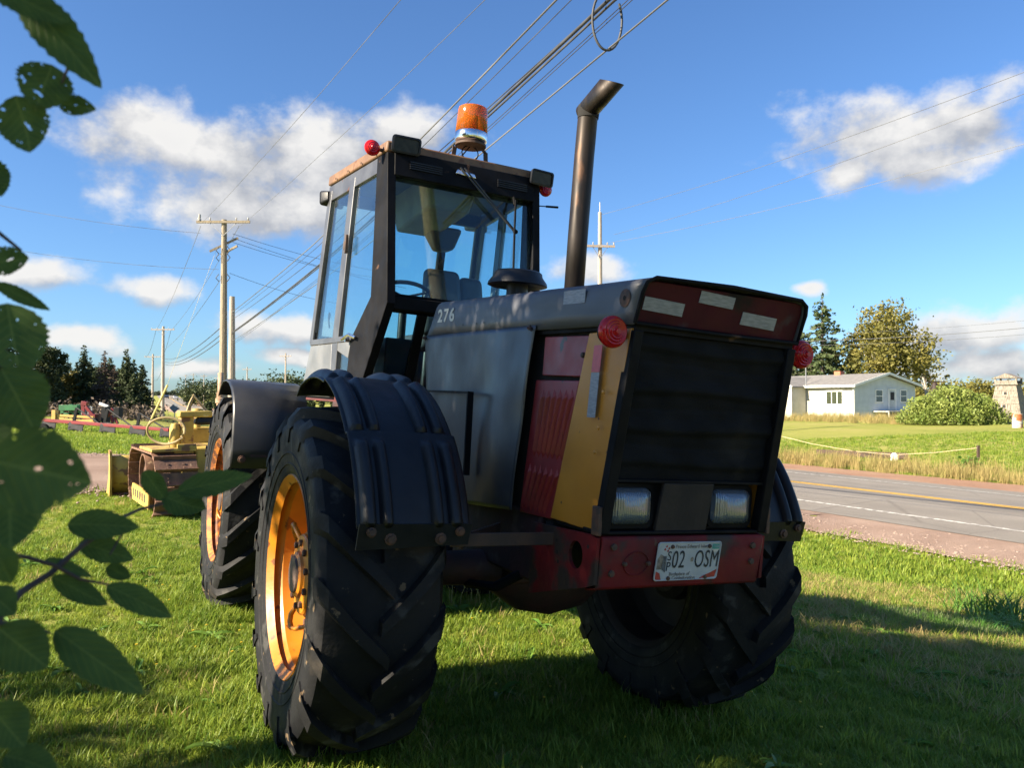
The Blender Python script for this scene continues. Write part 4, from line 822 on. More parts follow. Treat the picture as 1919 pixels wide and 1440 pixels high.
MB().tube([(-1.262,-.488,2.19),(-1.392,-.488,2.96),(-1.392,.488,2.96),(-1.262,.488,2.19),(-1.262,-.488,2.19)],.009,6,cap=False).build('windscreen_seal','wire_black',TR)
# rear wall
b = MB()
for y in (-.60,.60,.30): b.bar((-2.48,y,3.06),(-2.66,y*1.02,1.93),.05,.06)
b.bar((-2.48,-.63,3.03),(-2.48,.63,3.03),.05,.10); b.bar((-2.66,-.64,1.95),(-2.66,.64,1.95),.05,.08); b.build('rear_wall_frame','black_paint',TR)
pane('rear_glass', [(-2.655,-.60,1.95),(-2.655,.60,1.95),(-2.485,.60,3.02),(-2.485,-.60,3.02)], 'cab_glass')
b = MB(); b.hexa([(-2.84,-.64,1.50),(-2.82,-.64,1.50),(-2.82,.64,1.50),(-2.84,.64,1.50),(-2.68,-.62,1.92),(-2.66,-.62,1.92),(-2.66,.62,1.92),(-2.68,.62,1.92)]); b.build('rear_skirt','cab_grey',TR)
MB().hexa([(-1.60,-.52,1.50),(-2.80,-.63,1.50),(-2.80,.63,1.50),(-1.60,.52,1.50),(-1.60,-.52,1.56),(-2.80,-.63,1.56),(-2.80,.63,1.56),(-1.60,.52,1.56)]).build('cab_floor','interior_red',TR)
# interior
MB().hexa([(-1.46,-.49,3.07),(-2.46,-.58,3.07),(-2.46,.58,3.07),(-1.46,.49,3.07),(-1.46,-.49,3.10),(-2.46,-.58,3.10),(-2.46,.58,3.10),(-1.46,.49,3.10)]).build('headliner','headliner',TR)
b = MB(); b.hexa([(-1.62,-.16,2.86),(-2.30,-.16,2.80),(-2.30,.14,2.80),(-1.62,.14,2.86),(-1.55,-.20,3.07),(-2.36,-.20,3.07),(-2.36,.18,3.07),(-1.55,.18,3.07)]); b.build('ceiling_duct','duct_tan',TR,bevel=.02)
b = MB(); b.hexa([(-2.26,.12,2.68),(-2.14,.12,2.68),(-2.14,.26,2.70),(-2.26,.26,2.70),(-2.30,.02,2.86),(-2.08,.02,2.86),(-2.08,.30,2.86),(-2.30,.30,2.86)]); b.build('ceiling_fan','black_plastic',TR,bevel=.03)
b = MB()
b.hexa([(-1.98,-.05,2.02),(-1.88,-.05,2.02),(-1.88,.29,2.02),(-1.98,.29,2.02),(-2.09,-.01,2.52),(-1.99,-.01,2.52),(-1.99,.26,2.52),(-2.09,.26,2.52)]); ST = b.build('seat_back','seat_vinyl',TR,bevel=.045,seg=4)
MB().hexa([(-2.02,.27,2.06),(-1.92,.27,2.06),(-1.92,.47,2.06),(-2.02,.47,2.06),(-2.10,.27,2.49),(-2.00,.27,2.49),(-2.00,.45,2.49),(-2.10,.45,2.49)]).build('second_backrest','seat_vinyl',TR,bevel=.045,seg=4)
MB().box((-2.44,-.04,1.92),(-1.92,.34,2.04)).build('seat_cushion','seat_vinyl',TR,bevel=.04,seg=3)
MB().box((-2.35,.02,1.56),(-2.0,.28,1.92)).build('seat_pedestal','black_plastic',TR,bevel=.02)
b = MB(); b.tube([(-1.62+.05*math.sin(a),-.29+.19*math.cos(a),2.24+.185*math.sin(a)*.45) for a in np.linspace(0,2*PI,25)],.014,8,cap=False)
for a in (.5,2.6,4.7): b.tube([(-1.62,-.29,2.23),(-1.62+.05*math.sin(a),-.29+.19*math.cos(a),2.24+.083*math.sin(a))],.009,6)
b.build('steering_wheel','black_plastic',TR)
b = MB(); b.tube([(-1.62,-.29,2.23),(-1.70,-.27,1.56)],.03,8); b.box((-1.84,-.40,1.56),(-1.60,-.16,1.95)); b.build('steering_column','black_plastic',TR,bevel=.02)
b = MB(); b.box((-2.1,.26,1.56),(-1.62,.50,2.0)); b.tube([(-1.8,.36,2.0),(-1.77,.35,2.22)],.010,6); b.tube([(-1.9,.40,2.0),(-1.88,.39,2.2)],.010,6); b.build('control_console','interior_red',TR,bevel=.02)
b = MB(); b.tube([(-1.95,-.42,1.56),(-1.95,-.42,1.86),(-1.9,-.40,2.02)],.02,8); b.box((-2.02,-.47,1.86),(-1.86,-.36,1.93)); b.build('seat_armrest','cab_grey',TR,bevel=.02)
# wiper
b = MB(); b.tube([(-1.345,-.06,3.085),(-1.300,.335,2.72)],.006,6); b.tube([(-1.350,-.03,3.09),(-1.302,.355,2.715)],.005,6); b.build('wiper_arm','galv_dark',TR)
b = MB(); b.tube([(-1.300,.335,2.93),(-1.288,.335,2.72),(-1.262,.335,2.40)],.008,6); b.lathe([(.0005,.016),(.016,.014),(.016,0)],c=(-1.300,.345,2.715),ax=0,n=8); b.build('wiper_blade','wire_black',TR)
MB().tube([(-1.315,.335,2.9),(-1.35,.34,2.965)],.008,6).build('wiper_mount','wire_black',TR)
# work lights
def worklight(c, s, rz):
    b = MB(); P = rrect(.185,.105,.02,3); n_ = len(P); vs = []
    for x, k in ((-.075,.72),(-.02,1.0),(.0,1.0)): vs += [(x, p*k, q*k) for p, q in P]
    b.add(vs, [(k*n_+i,k*n_+(i+1)%n_,(k+1)*n_+(i+1)%n_,(k+1)*n_+i) for k in range(2) for i in range(n_)]+[tuple(range(n_))[::-1]])
    o = b.build('work_light','black_plastic',TR,smooth=40); o.location = c; o.rotation_euler = (0,.12,rz); o.scale = (s,s,s)
    g = MB(); P = rrect(.165,.085,.016,3); g.add([(-.004,p,q) for p, q in P],[tuple(range(n_))]); g.build('lamp_lens','dark_lens',o)
    g = MB(); O, I = rrect(.190,.110,.02,3), rrect(.166,.086,.016,3); vs = [(.003,p,q) for p, q in O]+[(.006,p,q) for p, q in I]+[(-.006,p,q) for p, q in I]+[(-.006,p,q) for p, q in O]
    g.add(vs,[(k*n_+i,k*n_+(i+1)%n_,((k+1)%4)*n_+(i+1)%n_,((k+1)%4)*n_+i) for k in range(4) for i in range(n_)]); g.build('lamp_bezel','black_plastic',o)
    g = MB(); g.tube([(-.04,0,-.05),(-.045,0,-.09)],.01,6); g.build('lamp_bracket','bolt_rust',o)
mat('dark_lens', (.012,.014,.012), (.028,.028,.022), 30, .3, spec=.3)
worklight((-1.345,-.435,3.155),1.0,-.05); worklight((-1.335,.545,3.125),.95,.1); worklight((-2.56,-.60,3.02),1.0,PI+.2); worklight((-2.56,.60,3.02),1.0,PI-.2)
# red cab lamps, mirror stub
for y in (-.628,.63):
    s = -1 if y < 0 else 1
    b = MB(); b.lathe([(.0005,.030),(.010,.030),(.014,.025),(.020,.025),(.026,.019),(.032,.019),(.040,.010),(.048,.006),(.051,0),(.051,-.006),(.046,-.012),(.036,-.026),(.0005,-.036)],c=(-1.44,y,3.125-(.04 if s > 0 else 0)),ax=0,n=24); lp = b.build('marker_lamp','lens_red',TR)
    MB().tube([(-1.45,y,3.125-(.04 if s > 0 else 0)),(-1.455,s*.548,3.125-(.02 if s > 0 else 0))],.012,8).build('lamp_stalk','bolt_rust',lp)
b = MB(); b.tube([(-1.47,.56,2.965),(-1.47,.66,2.975)],.004,6); b.tube([(-1.47,.66,2.975),(-1.47,.755,2.985)],.008,8); b.build('mirror_stub','wire_black',TR)
b = MB(); b.tube([(-1.66,sy(-1.66)-.02,1.93),(-1.72,sy(-1.7)-.045,1.95),(-1.84,sy(-1.8)-.05,1.925)],.012,8); b.lathe([(.0005,-.03),(.018,-.028),(.02,0)],c=(-1.83,sy(-1.83),1.925),ax=1,n=10); b.build('door_handle','chrome',TR)
b = MB(); b.box((-1.99,sy(-2.0)-.022,2.53),(-1.97,sy(-2.0)+.0,2.66)); b.box((-2.035,sy(-2.0)-.018,2.56),(-2.01,sy(-2.0),2.62)); b.build('window_latch','rusty_bar',TR,bevel=.004)
MB().tube([(-2.40,-.585,2.04),(-2.43,-.59,2.12)],.006,6).lathe([(.0005,0),(.028,.003),(.028,.008),(.0005,.01)],c=(-2.43,-.59,2.13),ax=1,n=14).build('interior_mirror','black_plastic',TR)
# amber beacon on a bent strap
b = MB(); c = (-1.475,.055,0)
b.lathe([(.0005,3.548),(.078,3.546),(.094,3.538),(.098,3.525),(.107,3.368)],c=c,ax=2,n=32); BE = b.build('beacon_dome','lens_amber',TR,solid=.004)
b = MB(); b.lathe([(.0005,3.295),(.085,3.297),(.106,3.312),(.110,3.320),(.110,3.366),(.106,3.372),(.0005,3.372)],c=c,ax=2,n=32); b.build('beacon_ring','chrome',BE); MB().lathe([(.0005,3.380),(.096,3.380),(.100,3.374)],c=c,ax=2,n=24).build('beacon_plate','black_paint',BE)
b = MB(); b.lathe([(.0005,3.386),(.02,3.387),(.02,3.43),(.045,3.44),(.045,3.49),(.02,3.51),(.0005,3.51)],c=c,ax=2,n=16); b.build('beacon_bulb','duct_tan',BE)
b = MB(); b.lathe([(.0005,3.278),(.105,3.28),(.105,3.294),(.0005,3.294)],c=c,ax=2,n=24)
for s in (-1,1): b.bar((-1.475,.055+s*.08,3.285),(-1.475,.055+s*.115,3.255),.03,.008); b.bar((-1.475,.055+s*.113,3.26),(-1.475,.055+s*.120,3.185),.03,.008); b.box((-1.49,.055+s*.12-.03,3.183),(-1.46,.055+s*.12+.03,3.192))
b.build('beacon_bracket','rusty_bar',BE)
b = MB(); b.tube([(-1.475,.055+.06*math.cos(a),3.235+.05*math.sin(a)) for a in np.linspace(0,2*PI,17)],.004,6,cap=False); b.tube([(-1.475,.05,3.28),(-1.47,.0,3.21),(-1.44,-.02,3.185)],.004,6); b.build('beacon_wire','wire_black',BE)
# ================================================================ POLES AND WIRES
mat('pole_wood', (.30,.25,.17), (.20,.165,.12), 6, .85, bump=.3, bscale=20, stretch=(6,6,.5))
mat('pole_pale', (.42,.35,.28), (.30,.25,.20), 6, .85, bump=.3, bscale=20, stretch=(6,6,.5))
mat('insulator', (.35,.33,.30), None, 3, .4); mat('cable', (.03,.032,.036), (.05,.052,.056), 3, .6); mat('cable_light', (.12,.125,.13), None, 3, .5)
mat('guard_yellow', (.60,.48,.16), (.5,.4,.15), 3, .5); mat('galv', (.35,.36,.37), (.25,.26,.27), 6, .5, metal=.6)
def pole(u, Y, top, label, arm=None, m='pole_wood', r=.15, extra=False, ang=0.0, lean=0.0, group='utility poles along the road'):
    g = on_ground(u, Y); H = at(u, top, Y).z-g.z
    p = thing('utility_pole', label, 'utility pole', g, (lean, 0, 0), group)
    b = MB(); b.tube([(0,0,-.3),(0,0,H*.5),(0,0,H)], [r*1.15, r, r*.72], 10); b.build('shaft', m, p)
    if arm:
        da, w = arm
        a = MB(); d = Vector((math.cos(ang), math.sin(ang), 0)); c = Vector((0,-.16,H-da)); a.bar(c-d*w/2, c+d*w/2, .10, .13); A = a.build('crossarm', m, p)
        a = MB()
        for s in (-1, 1): a.bar(c+d*(s*w*.27), Vector((0,-.14,H-da-.75)), .03, .03)
        a.build('arm_brace', 'galv', p)
        for s in (-.95, -.5, .5, .95):
            i = MB(); q = c+d*(s*w/2)*(.98); i.lathe([(.0005,.24),(.03,.23),(.045,.19),(.03,.15),(.05,.12),(.02,.08),(.015,.06)], c=(q.x,q.y,q.z), ax=2, n=8); i.build('insulator', 'insulator', A)
    return p, H, g
P1, H1, G1 = pole(418, 44, 412, 'tall utility pole with double crossarms left of the tractor cab', (.15, 2.9), r=.19)
b = MB(); b.bar((-.75,-.1,H1-1.75),(.7,.2,H1-.95),.09,.11); b.bar((.75,-.1,H1-1.45),(-.2,.1,H1-1.9),.09,.11); b.build('crossarm','pole_wood',P1)
b = MB()
for z in (H1-1.6, H1-2.0, H1-3.1): b.tube([(-.2,-.2,z+.1),(-.35,-.25,z-.12),(-.2,-.2,z-.3)],.025,6); b.tube([(.2,-.2,z+.15),(.42,-.25,z-.1),(.25,-.2,z-.3)],.025,6)
b.build('jumper_cable','cable',P1)
b = MB(); b.lathe([(.0005,.35),(.06,.34),(.07,.2),(.05,.1),(.09,.08),(.09,0)], c=(-1.28,-.16,H1-.08), ax=2, n=10); b.build('lightning_arrester','insulator',P1)
P2, H2, G2 = pole(434, 43, 556, 'shorter pale utility pole without crossarm, close beside the tall one', None, 'pole_pale', .18)
P3, H3, G3 = pole(305, 100, 612, 'second crossarm pole down the road, above the bulldozer blade', (.4, 2.9), 'pole_pale', .20)
P4, H4, G4 = pole(286, 150, 664, 'third crossarm pole down the road, beside the conifers', (.5, 3.0), 'pole_pale', .2)
RG = 'poles across the road'
P5, H5, G5 = pole(1125, 48, 398, 'lone pole with crossarm right of the exhaust stack', (2.05, 1.75), 'pole_pale', .15, group=RG, ang=.1)
b = MB(); b.tube([(0,0,H5-.05),(0,0,H5+.6)],.03,6); b.build('pole_top_pin','galv',P5)
for k, (u, Y, top, lab) in enumerate(((535,150,662,'distant crossarm pole above the rear fender, right of the twin poles'),(463,190,688,'distant crossarm pole just right of the twin poles'),(409,230,705,'far thin pole left of the twin poles'),(382,260,702,'far thin pole above the tree line, nearest the road'),(362,330,700,'farthest tall pole at the crest of the road'),(348,390,702,'faint pole standing over the road crest'))):
    pole(u, Y, top, lab, (.6, 2.2), 'pole_pale', .16, group=RG)
# pole just outside the picture on the right, where the overhead lines go
x8, y8 = xy(6.0, -4.5); g8 = Vector((float(x8), float(y8), gz(float(x8), float(y8))))
p8 = thing('utility_pole', 'near pole right of the camera carrying the overhead lines', 'utility pole', g8, group='utility poles along the road')
MB().tube([(0,0,-.3),(0,0,6),(0,0,11)],[.19,.17,.13],12).build('shaft','pole_wood',p8); MB().bar((-1.5,0,10.7),(1.5,0,10.7),.1,.13).build('crossarm','pole_wood',p8)
def wire(name, label, pts, r, m='cable', sag=0.0, n=28, group='overhead lines', cat='cable'):
    """smooth line through the surveyed points with a hanging sag"""
    pts = [Vector(p) for p in pts]; P = []
    for i in range(len(pts)-1):
        for k in range(n if i < len(pts)-2 else n+1):
            f = k/n; q = pts[i].lerp(pts[i+1], f); q.z -= sag*4*f*(1-f); P.append(q)
    b = MB(); b.tube(P, r, 6); return tag(b.build(name, m, None, smooth=60), label, cat, group)
def exitp(u, v, s=6.0):
    a = (u-959.5)/1520.56; Y = s/(a*ND[0]+ND[1]); return at(u, v, Y)
def over(name, lab, a0, e, r, m='cable', sag=.2, s=6.0, mid=None):
    A = at(*a0); E_ = exitp(*e, s); far = A.lerp(E_, 1.34); pts = [A, E_]; 
    d = (E_-A); w = wire(name, lab, [A, A+d*.55+Vector((0,0,-sag)), E_, far], r, m, .05); return w
over('overhead_cable','grey cable rising past the left front work light to the top edge',(434,586,43),(1042,0),.016,'cable_light',.35)
over('overhead_cable','thin line just below the grey cable over the cab roof',(434,592,43),(1070,0),.007,'cable',.35)
over('overhead_cable','line passing directly behind the amber beacon',(434,600,43),(1128,10),.010,'cable',.3)
over('telephone_cable','thick black bundled cable with the coiled loop',(434,624,43),(1140,0),.026,'cable',.3)
over('telephone_cable','second strand lashed along the thick bundled cable',(434,626,43),(1150,2),.018,'cable',.3)
over('overhead_cable','upper of two thin lines right of the beacon',(434,645,43),(1176,0),.006,'cable',.3)
over('overhead_cable','lower of two thin lines right of the beacon',(434,648,43),(1184,0),.006,'cable',.3)
over('overhead_cable','pale cable crossing below the coiled loop',(434,640,43),(1250,0),.012,'cable_light',.3)
over('power_line','leftmost thin power line crossing the large cloud',(376,420,43.8),(750,0),.007,'cable_light',.1, 5.0)
over('power_line','thin power line crossing right side of the large cloud',(450,424,43.8),(908,0),.007,'cable_light',.1, 7.0)
# coil hanging from the bundle
c0 = exitp(1138, 35); E1 = exitp(1140, 0); ctr = exitp(1138, 38); uu = Vector((.9,.3,.1)).normalized()
P = []
for k in range(25):
    a = -.6+(2*PI-1.3)*k/24+PI/2+.95; P.append(ctr+uu*(.215*math.cos(a))+Vector((0,0,1))*(.40*math.sin(a)))
tag(MB().tube(P, .017, 8).build('cable_loop','cable',None,smooth=60),'black cable loop hanging from the thick bundled line','cable','overhead lines')
# service lines to the left, between the poles, and across the road
wire('power_line','upper of two wires running left from the tall pole',[at(-60,372,46),at(376,437,44)],.010,'cable',.25)
wire('power_line','lower of two wires running left from the tall pole',[at(-20,460,46),at(410,505,44)],.010,'cable',.25)
for k, (a, b_, lab) in enumerate((((376,424),(292,620),'outer left power line from tall pole to second pole'),((448,424),(320,620),'outer right power line from tall pole to second pole'),((416,520),(308,655),'middle wire from tall pole to second pole'))):
    wire('power_line', lab, [at(a[0],a[1],44), at(b_[0],b_[1],100)], .014, 'cable_light', .5)
for a, b_, lab in (((418,610),(306,672),'upper telephone cable between tall pole and second pole'),((418,624),(306,678),'middle telephone cable between tall pole and second pole'),((418,634),(306,682),'lowest thick telephone cable between tall pole and second pole')):
    wire('telephone_cable', lab, [at(a[0],a[1],44), at(b_[0],b_[1],100)], .022, 'cable', .7)
for a, b_, lab in (((292,620),(272,668),'left power line between second and third pole'),((320,620),(300,668),'right power line between second and third pole'),((305,690),(286,708),'telephone cable between second and third pole')):
    wire('power_line', lab, [at(a[0],a[1],100), at(b_[0],b_[1],150)], .022, 'cable', 1.0)
for k, (a, b_) in enumerate((((436,438),(720,510)),((436,446),(760,540)),((436,454),(700,520)),((430,512),(640,570)))):
    wire('power_line', ['topmost','second','third','lowest'][k]+' wire running right from the tall pole behind the cab', [at(a[0],a[1],44), at(b_[0],b_[1],52)], .011, 'cable', .2)
for a, Y0, b_, s_, lab in (((1128,402),48,(1990,108),27,'topmost faint line from lone pole to upper right edge'),((1150,440),48,(1990,148),26.5,'second faint line from lone pole to right edge'),((1102,462),48,(1990,250),28,'third faint line from lone pole to right edge')):
    aa = (b_[0]-959.5)/1520.56; YY = s_/(aa*ND[0]+ND[1]); wire('power_line', lab, [at(a[0],a[1],Y0), at(b_[0],b_[1],YY)], .009, 'cable_light', .3)
for v0, v1, lab, r in ((628,598,'upper service line above the bungalow roof',.010),(640,612,'thick service line in front of the birch',.022),(648,625,'lower service line in front of the birch',.014)):
    wire('service_line', lab, [at(1500,v0,66), at(1990,v1-4,60)], r, 'cable_light', .2)
# guy wires with guards
tag(MB().tube([at(405,470,44), at(312,726,44.5)],.007,6).tube([at(314,722,44.5), at(280,794,44.8)],.055,8).build('guy_wire','guard_yellow'),'pale yellow guard on the guy wire of the tall pole','guy wire')
tag(MB().tube([at(285,700,150), at(265,748,150)],.02,6).tube([at(266,746,150), at(257,775,150)],.10,8).build('guy_wire','pole_pale'),'pale guard on the guy wire left of the third pole','guy wire')

# ================================================================ ROAD FURNITURE AND CARS
mat('sign_back', (.32,.35,.38), (.26,.29,.32), 6, .5, metal=.4); mat('car_dark', (.03,.035,.045), None, 3, .25, coat=1); mat('car_white', (.55,.55,.55), None, 3, .3, coat=1); mat('car_glass', (.03,.04,.05), None, 3, .08); mat('lamp_clear', (.8,.8,.78), None, 3, .2); mat('sign_blue', (.05,.16,.55), None, 3, .5)
g = on_ground(327, 88); sg = thing('road_sign', 'grey back of a diamond road sign beside the road', 'road sign', g)
zc = at(327, 765, 88).z-g.z; MB().tube([(0,.03,-.2),(0,.03,zc)],.04,6).build('post','galv',sg); MB().prism([(0,zc-.55),(.55,zc),(0,zc+.55),(-.55,zc)],1,-.012,.012).build('sign_panel','sign_back',sg)
g = on_ground(371, 300); sg = thing('road_sign', 'blue roadside panel on posts far down the road', 'road sign', g)
zc = at(371,745,300).z-g.z; MB().box((-2.2,-.03,zc-1.0),(2.2,.03,zc+1.0)).build('sign_panel','sign_blue',sg); MB().tube([(-1.6,.06,-.2),(-1.6,.06,zc)],.07,6).tube([(1.6,.06,-.2),(1.6,.06,zc)],.07,6).build('post','galv',sg)
def car(name, label, loc, rz, paint):
    c = thing(name, label, 'car', loc, (0,0,rz), 'cars on the road')
    b = MB(); b.prism([(-2.2,.35),(2.2,.35),(2.25,.6),(2.1,.85),(1.1,.98),(.45,1.42),(-1.2,1.45),(-1.95,1.05),(-2.2,.95)],1,-.85,.85); b.build('body',paint,c,bevel=.12,seg=3)
    b = MB(); b.hexa([(1.12,-.72,1.0),(1.14,-.72,.99),(1.14,.72,.99),(1.12,.72,1.0),(.47,-.64,1.40),(.50,-.64,1.40),(.50,.64,1.40),(.47,.64,1.40)]); b.build('windscreen','car_glass',c)
    for s in (-1,1):
        MB().prism([(-1.6,1.0),(.95,1.0),(.38,1.36),(-1.15,1.38)],1,s*.835,s*.858).build('side_window','car_glass',c)
        MB().box((2.12,s*.55-.2,.66),(2.235,s*.55+.2,.80)).build('headlight','lamp_clear',c)
        for x in (-1.35,1.35): MB().lathe([(.0005,-.1),(.2,-.1),(.33,-.09),(.33,.09),(.2,.1),(.0005,.1)],c=(x,s*.78,.33),ax=1,n=16).build('wheel','rubber',c)
    return c
def car_at(t, s, label, paint, away):
    x, y = xy(s, t); x2, y2 = xy(s, t+2); a = math.atan2(float(y2-y), float(x2-x)); car('car', label, (float(x), float(y), float(hgt(s,t))+.03), a+(0 if away else PI), paint)
car_at(168, 21.0, 'dark car approaching on the road behind the bulldozer', 'car_dark', False)
car_at(345, 21.0, 'tiny white car near the crest of the road', 'car_white', False); car_at(352, 17.8, 'tiny dark car driving away at the crest of the road', 'car_dark', True)

# ================================================================ TREES
leafmat('spruce_leaf', (.030,.046,.018), (.070,.092,.034), .15, .7, .6); leafmat('spruce_light', (.045,.075,.028), (.10,.125,.045), .2, .7, .6); leafmat('brown_twig', (.085,.065,.050), (.13,.10,.075), .1, .8, .6)
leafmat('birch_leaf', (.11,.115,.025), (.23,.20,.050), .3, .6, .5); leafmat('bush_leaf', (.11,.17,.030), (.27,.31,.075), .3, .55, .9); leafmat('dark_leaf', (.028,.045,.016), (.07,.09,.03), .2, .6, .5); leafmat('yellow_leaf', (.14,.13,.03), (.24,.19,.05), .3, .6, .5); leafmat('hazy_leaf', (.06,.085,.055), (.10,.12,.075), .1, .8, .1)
mat('bark', (.10,.08,.065), (.06,.05,.042), 5, .9, bump=.4, bscale=15, stretch=(3,3,.6)); mat('birch_bark', (.55,.50,.42), (.35,.30,.26), 4, .8, bump=.2)
def leaf_quads(C, sizes, r, flat=0.0, droop=0.0):
    """one small leaf-clump face per centre, random tilt"""
    n = len(C); a = r.normal(size=(n,3)); a[:,2] *= (1-flat); a /= np.linalg.norm(a,axis=1)[:,None]; h = r.normal(size=(n,3)); b = np.cross(a,h); b /= np.linalg.norm(b,axis=1)[:,None]
    s = sizes[:,None]; a = a*s; b = b*s*.62
    V = np.stack([C-a, C+b*.9-a*.1, C+a, C-b*.9+a*.1],1).reshape(-1,3); F = np.arange(4*n).reshape(-1,4); return V, F
def crown_broad(seed, h, rad, base, ncl, per, ls, lobes=7, gap=.30):
    r = np.random.default_rng(seed); L = []
    for k in range(lobes):
        a = r.uniform(0,2*PI); e = r.uniform(.0,1); L.append((np.array([math.cos(a)*rad*.52*(1-.5*e), math.sin(a)*rad*.52*(1-.5*e), base+(h-base)*(.22+.62*e)]), rad*r.uniform(.34,.58)))
    L.append((np.array([0,0,base+(h-base)*.45]), rad*.6)); L.append((np.array([rad*r.uniform(-.15,.15),0,base+(h-base)*.80]), rad*.38))
    C = []
    for i in range(ncl):
        c, q = L[r.integers(len(L))]; d = r.normal(size=3); d /= np.linalg.norm(d); d[2] *= .85
        cc = c+d*q*(r.random()**.4); m = r.integers(int(per*.5), int(per*1.5)); C.append(cc+r.normal(size=(m,3))*q*.17*np.array([1,1,.75]))
    C = np.concatenate(C); C = C[C[:,2] > base*.75]
    return (*leaf_quads(C, r.uniform(.6,1.3,len(C))*ls, r), L)
def make_tree(name, label, loc, seed, h, rad, base, leaf, bark='bark', ncl=120, per=34, ls=.16, group=None, cat='tree', trunk_r=None, limbs=7, scale=1):
    t = thing(name, label, cat, loc, (0,0,seed*1.3), group); V, F, L = crown_broad(seed, h, rad, base, ncl, per, ls)
    np_obj('crown', V, F, leaf, t)
    tr_ = trunk_r or h*.018; b = MB(); b.tube([(0,0,-.3),(.02*h*.3,0,h*.25),(-.01*h,.01*h,h*.55),(0,0,h*.82)],[tr_*1.3,tr_,tr_*.65,tr_*.15],8)
    rr = random.Random(seed)
    for c, q in L[:limbs]:
        z0 = max(base*.55, c[2]*.5); b.tube([(0,0,z0),tuple(c*np.array([.45,.45,0])+np.array([0,0,z0+(c[2]-z0)*.55])),tuple(c)],[tr_*.5,tr_*.32,tr_*.08],6)
        for k in range(3):
            d = Vector((rr.uniform(-1,1),rr.uniform(-1,1),rr.uniform(0,1)))*q*.8; b.tube([tuple(c*.8+np.array([0,0,c[2]*.15])),tuple(Vector(c)+d)],[tr_*.16,tr_*.04],5)
    b.build('trunk', bark, t); return t
def conifer_mesh(seed, h, rad, ls, sparse=0.0, base=.08, lev=26):
    r = np.random.default_rng(seed); C = []
    for i in range(lev):
        f = i/(lev-1); z = h*(base+(1-base)*f); R = rad*(1-f)**.85*(1+.25*r.normal()*(1-f))+.06; nb = int(7+r.integers(0,3)) if f < .9 else 4
        for k in range(nb):
            if r.random() < sparse: continue
            a = r.uniform(0,2*PI); RR = R*r.uniform(.7,1.15); m = max(4,int(RR/ls*3.2)); q = r.random(m)**.7
            C.append(np.stack([np.cos(a)*RR*q, np.sin(a)*RR*q, z-RR*.32*q+RR*.10*q*q],-1)+r.normal(size=(m,3))*ls*np.array([.55,.55,.35]))
    C = np.concatenate(C); return leaf_quads(C, r.uniform(.6,1.25,len(C))*ls, r, .35)
def make_conifer(name, label, loc, seed, h, rad, leaf='spruce_leaf', ls=.20, sparse=.1, group=None, base=.08, bark='bark', lev=26):
    t = thing(name, label, 'tree', loc, (0,0,seed*.7), group); V, F = conifer_mesh(seed, h, rad, ls, sparse, base, lev); np_obj('crown', V, F, leaf, t)
    b = MB(); b.tube([(0,0,-.3),(0,0,h*.5),(0,0,h*.97)],[h*.02,h*.012,h*.003],8)
    rr = random.Random(seed)
    for k in range(int(10+sparse*30)):
        z = h*rr.uniform(base,.85); a = rr.uniform(0,2*PI); R = rad*(1-z/h)**.85; b.tube([(0,0,z),(math.cos(a)*R,math.sin(a)*R,z-R*.2)],[h*.004,h*.001],5)
    b.build('trunk', bark, t); return t
TG = 'trees at the far edge of the lawn'
for k, (u, top, Y, kind, lab, wr) in enumerate((
    (-70,600,64,'b','broad dark tree left of all others in the wood',.5),(-10,612,66,'b','broad dark tree behind the big blurred leaf',.5),(42,636,70,'s','dark dense spruce near the left edge',.34),
    (92,641,70,'b','ragged dark tree rising left of the white cloud',.36),(128,690,72,'y','low yellow green tree between dark ones',.42),(157,654,72,'s','pointed dark spruce, tallest left of the bare tree',.27),
    (178,700,74,'s','short spruce between pointed spruce and bare tree',.38),(196,664,72,'d','bare brown spruce with thin twigs',.32),(214,690,74,'d','low brown dying spruce beside the bare one',.4),
    (236,661,70,'s','tall full spruce right of the bare trees',.30),(250,706,68,'s','short dark spruce in front of the tall one',.45),(266,688,70,'s','dark spruce at the right end of the wood, nearest the poles',.34),(110,712,66,'s','low dark spruce in front of the yellow green tree',.5),(20,690,64,'s','low wide spruce at lower left of the wood',.5),(75,672,80,'s','spruce behind the ragged dark tree at left',.34),(118,676,82,'b','dark rounded tree behind the yellow green one',.42),(143,684,80,'s','slim spruce just left of the pointed spruce',.34),(168,676,82,'s','slim spruce just right of the pointed spruce',.32),(187,684,84,'b','rounded dark tree behind the bare spruce',.42),(206,676,82,'s','grey green spruce behind the dying ones',.34),(224,684,80,'b','rounded dark tree left of the tall full spruce',.42),(250,680,82,'s','spruce between the tall full one and the end one',.34))):
    g = on_ground(u, Y); h = at(u, top, Y).z-g.z
    if kind == 's': make_conifer('spruce_tree', lab, g, 100+k, h*1.04, h*wr*.88, 'spruce_leaf', .115, .12, TG, lev=34)
    elif kind == 'd': make_conifer('spruce_tree', lab, g, 100+k, h*1.04, h*wr*.9, 'brown_twig', .09, .35, TG, lev=34)
    else: make_tree('broadleaf_tree', lab, g, 100+k, h, h*wr, h*.12, 'dark_leaf' if kind == 'b' else 'yellow_leaf', ncl=230, per=34, ls=.105, group=TG)
# low scrub under the wood
r = np.random.default_rng(3); C = []
for k in range(90):
    u = r.uniform(-120, 300); g = on_ground(u, r.uniform(60, 66)); C.append(np.array(g)+r.normal(size=(40,3))*np.array([.7,.7,.35])+np.array([0,0,.5]))
C = np.concatenate(C); V, F = leaf_quads(C, r.uniform(.08,.2,len(C)), r); struct(np_obj('scrub', V, F, 'brown_twig'), 'stuff', 'brownish scrub along the foot of the wood')
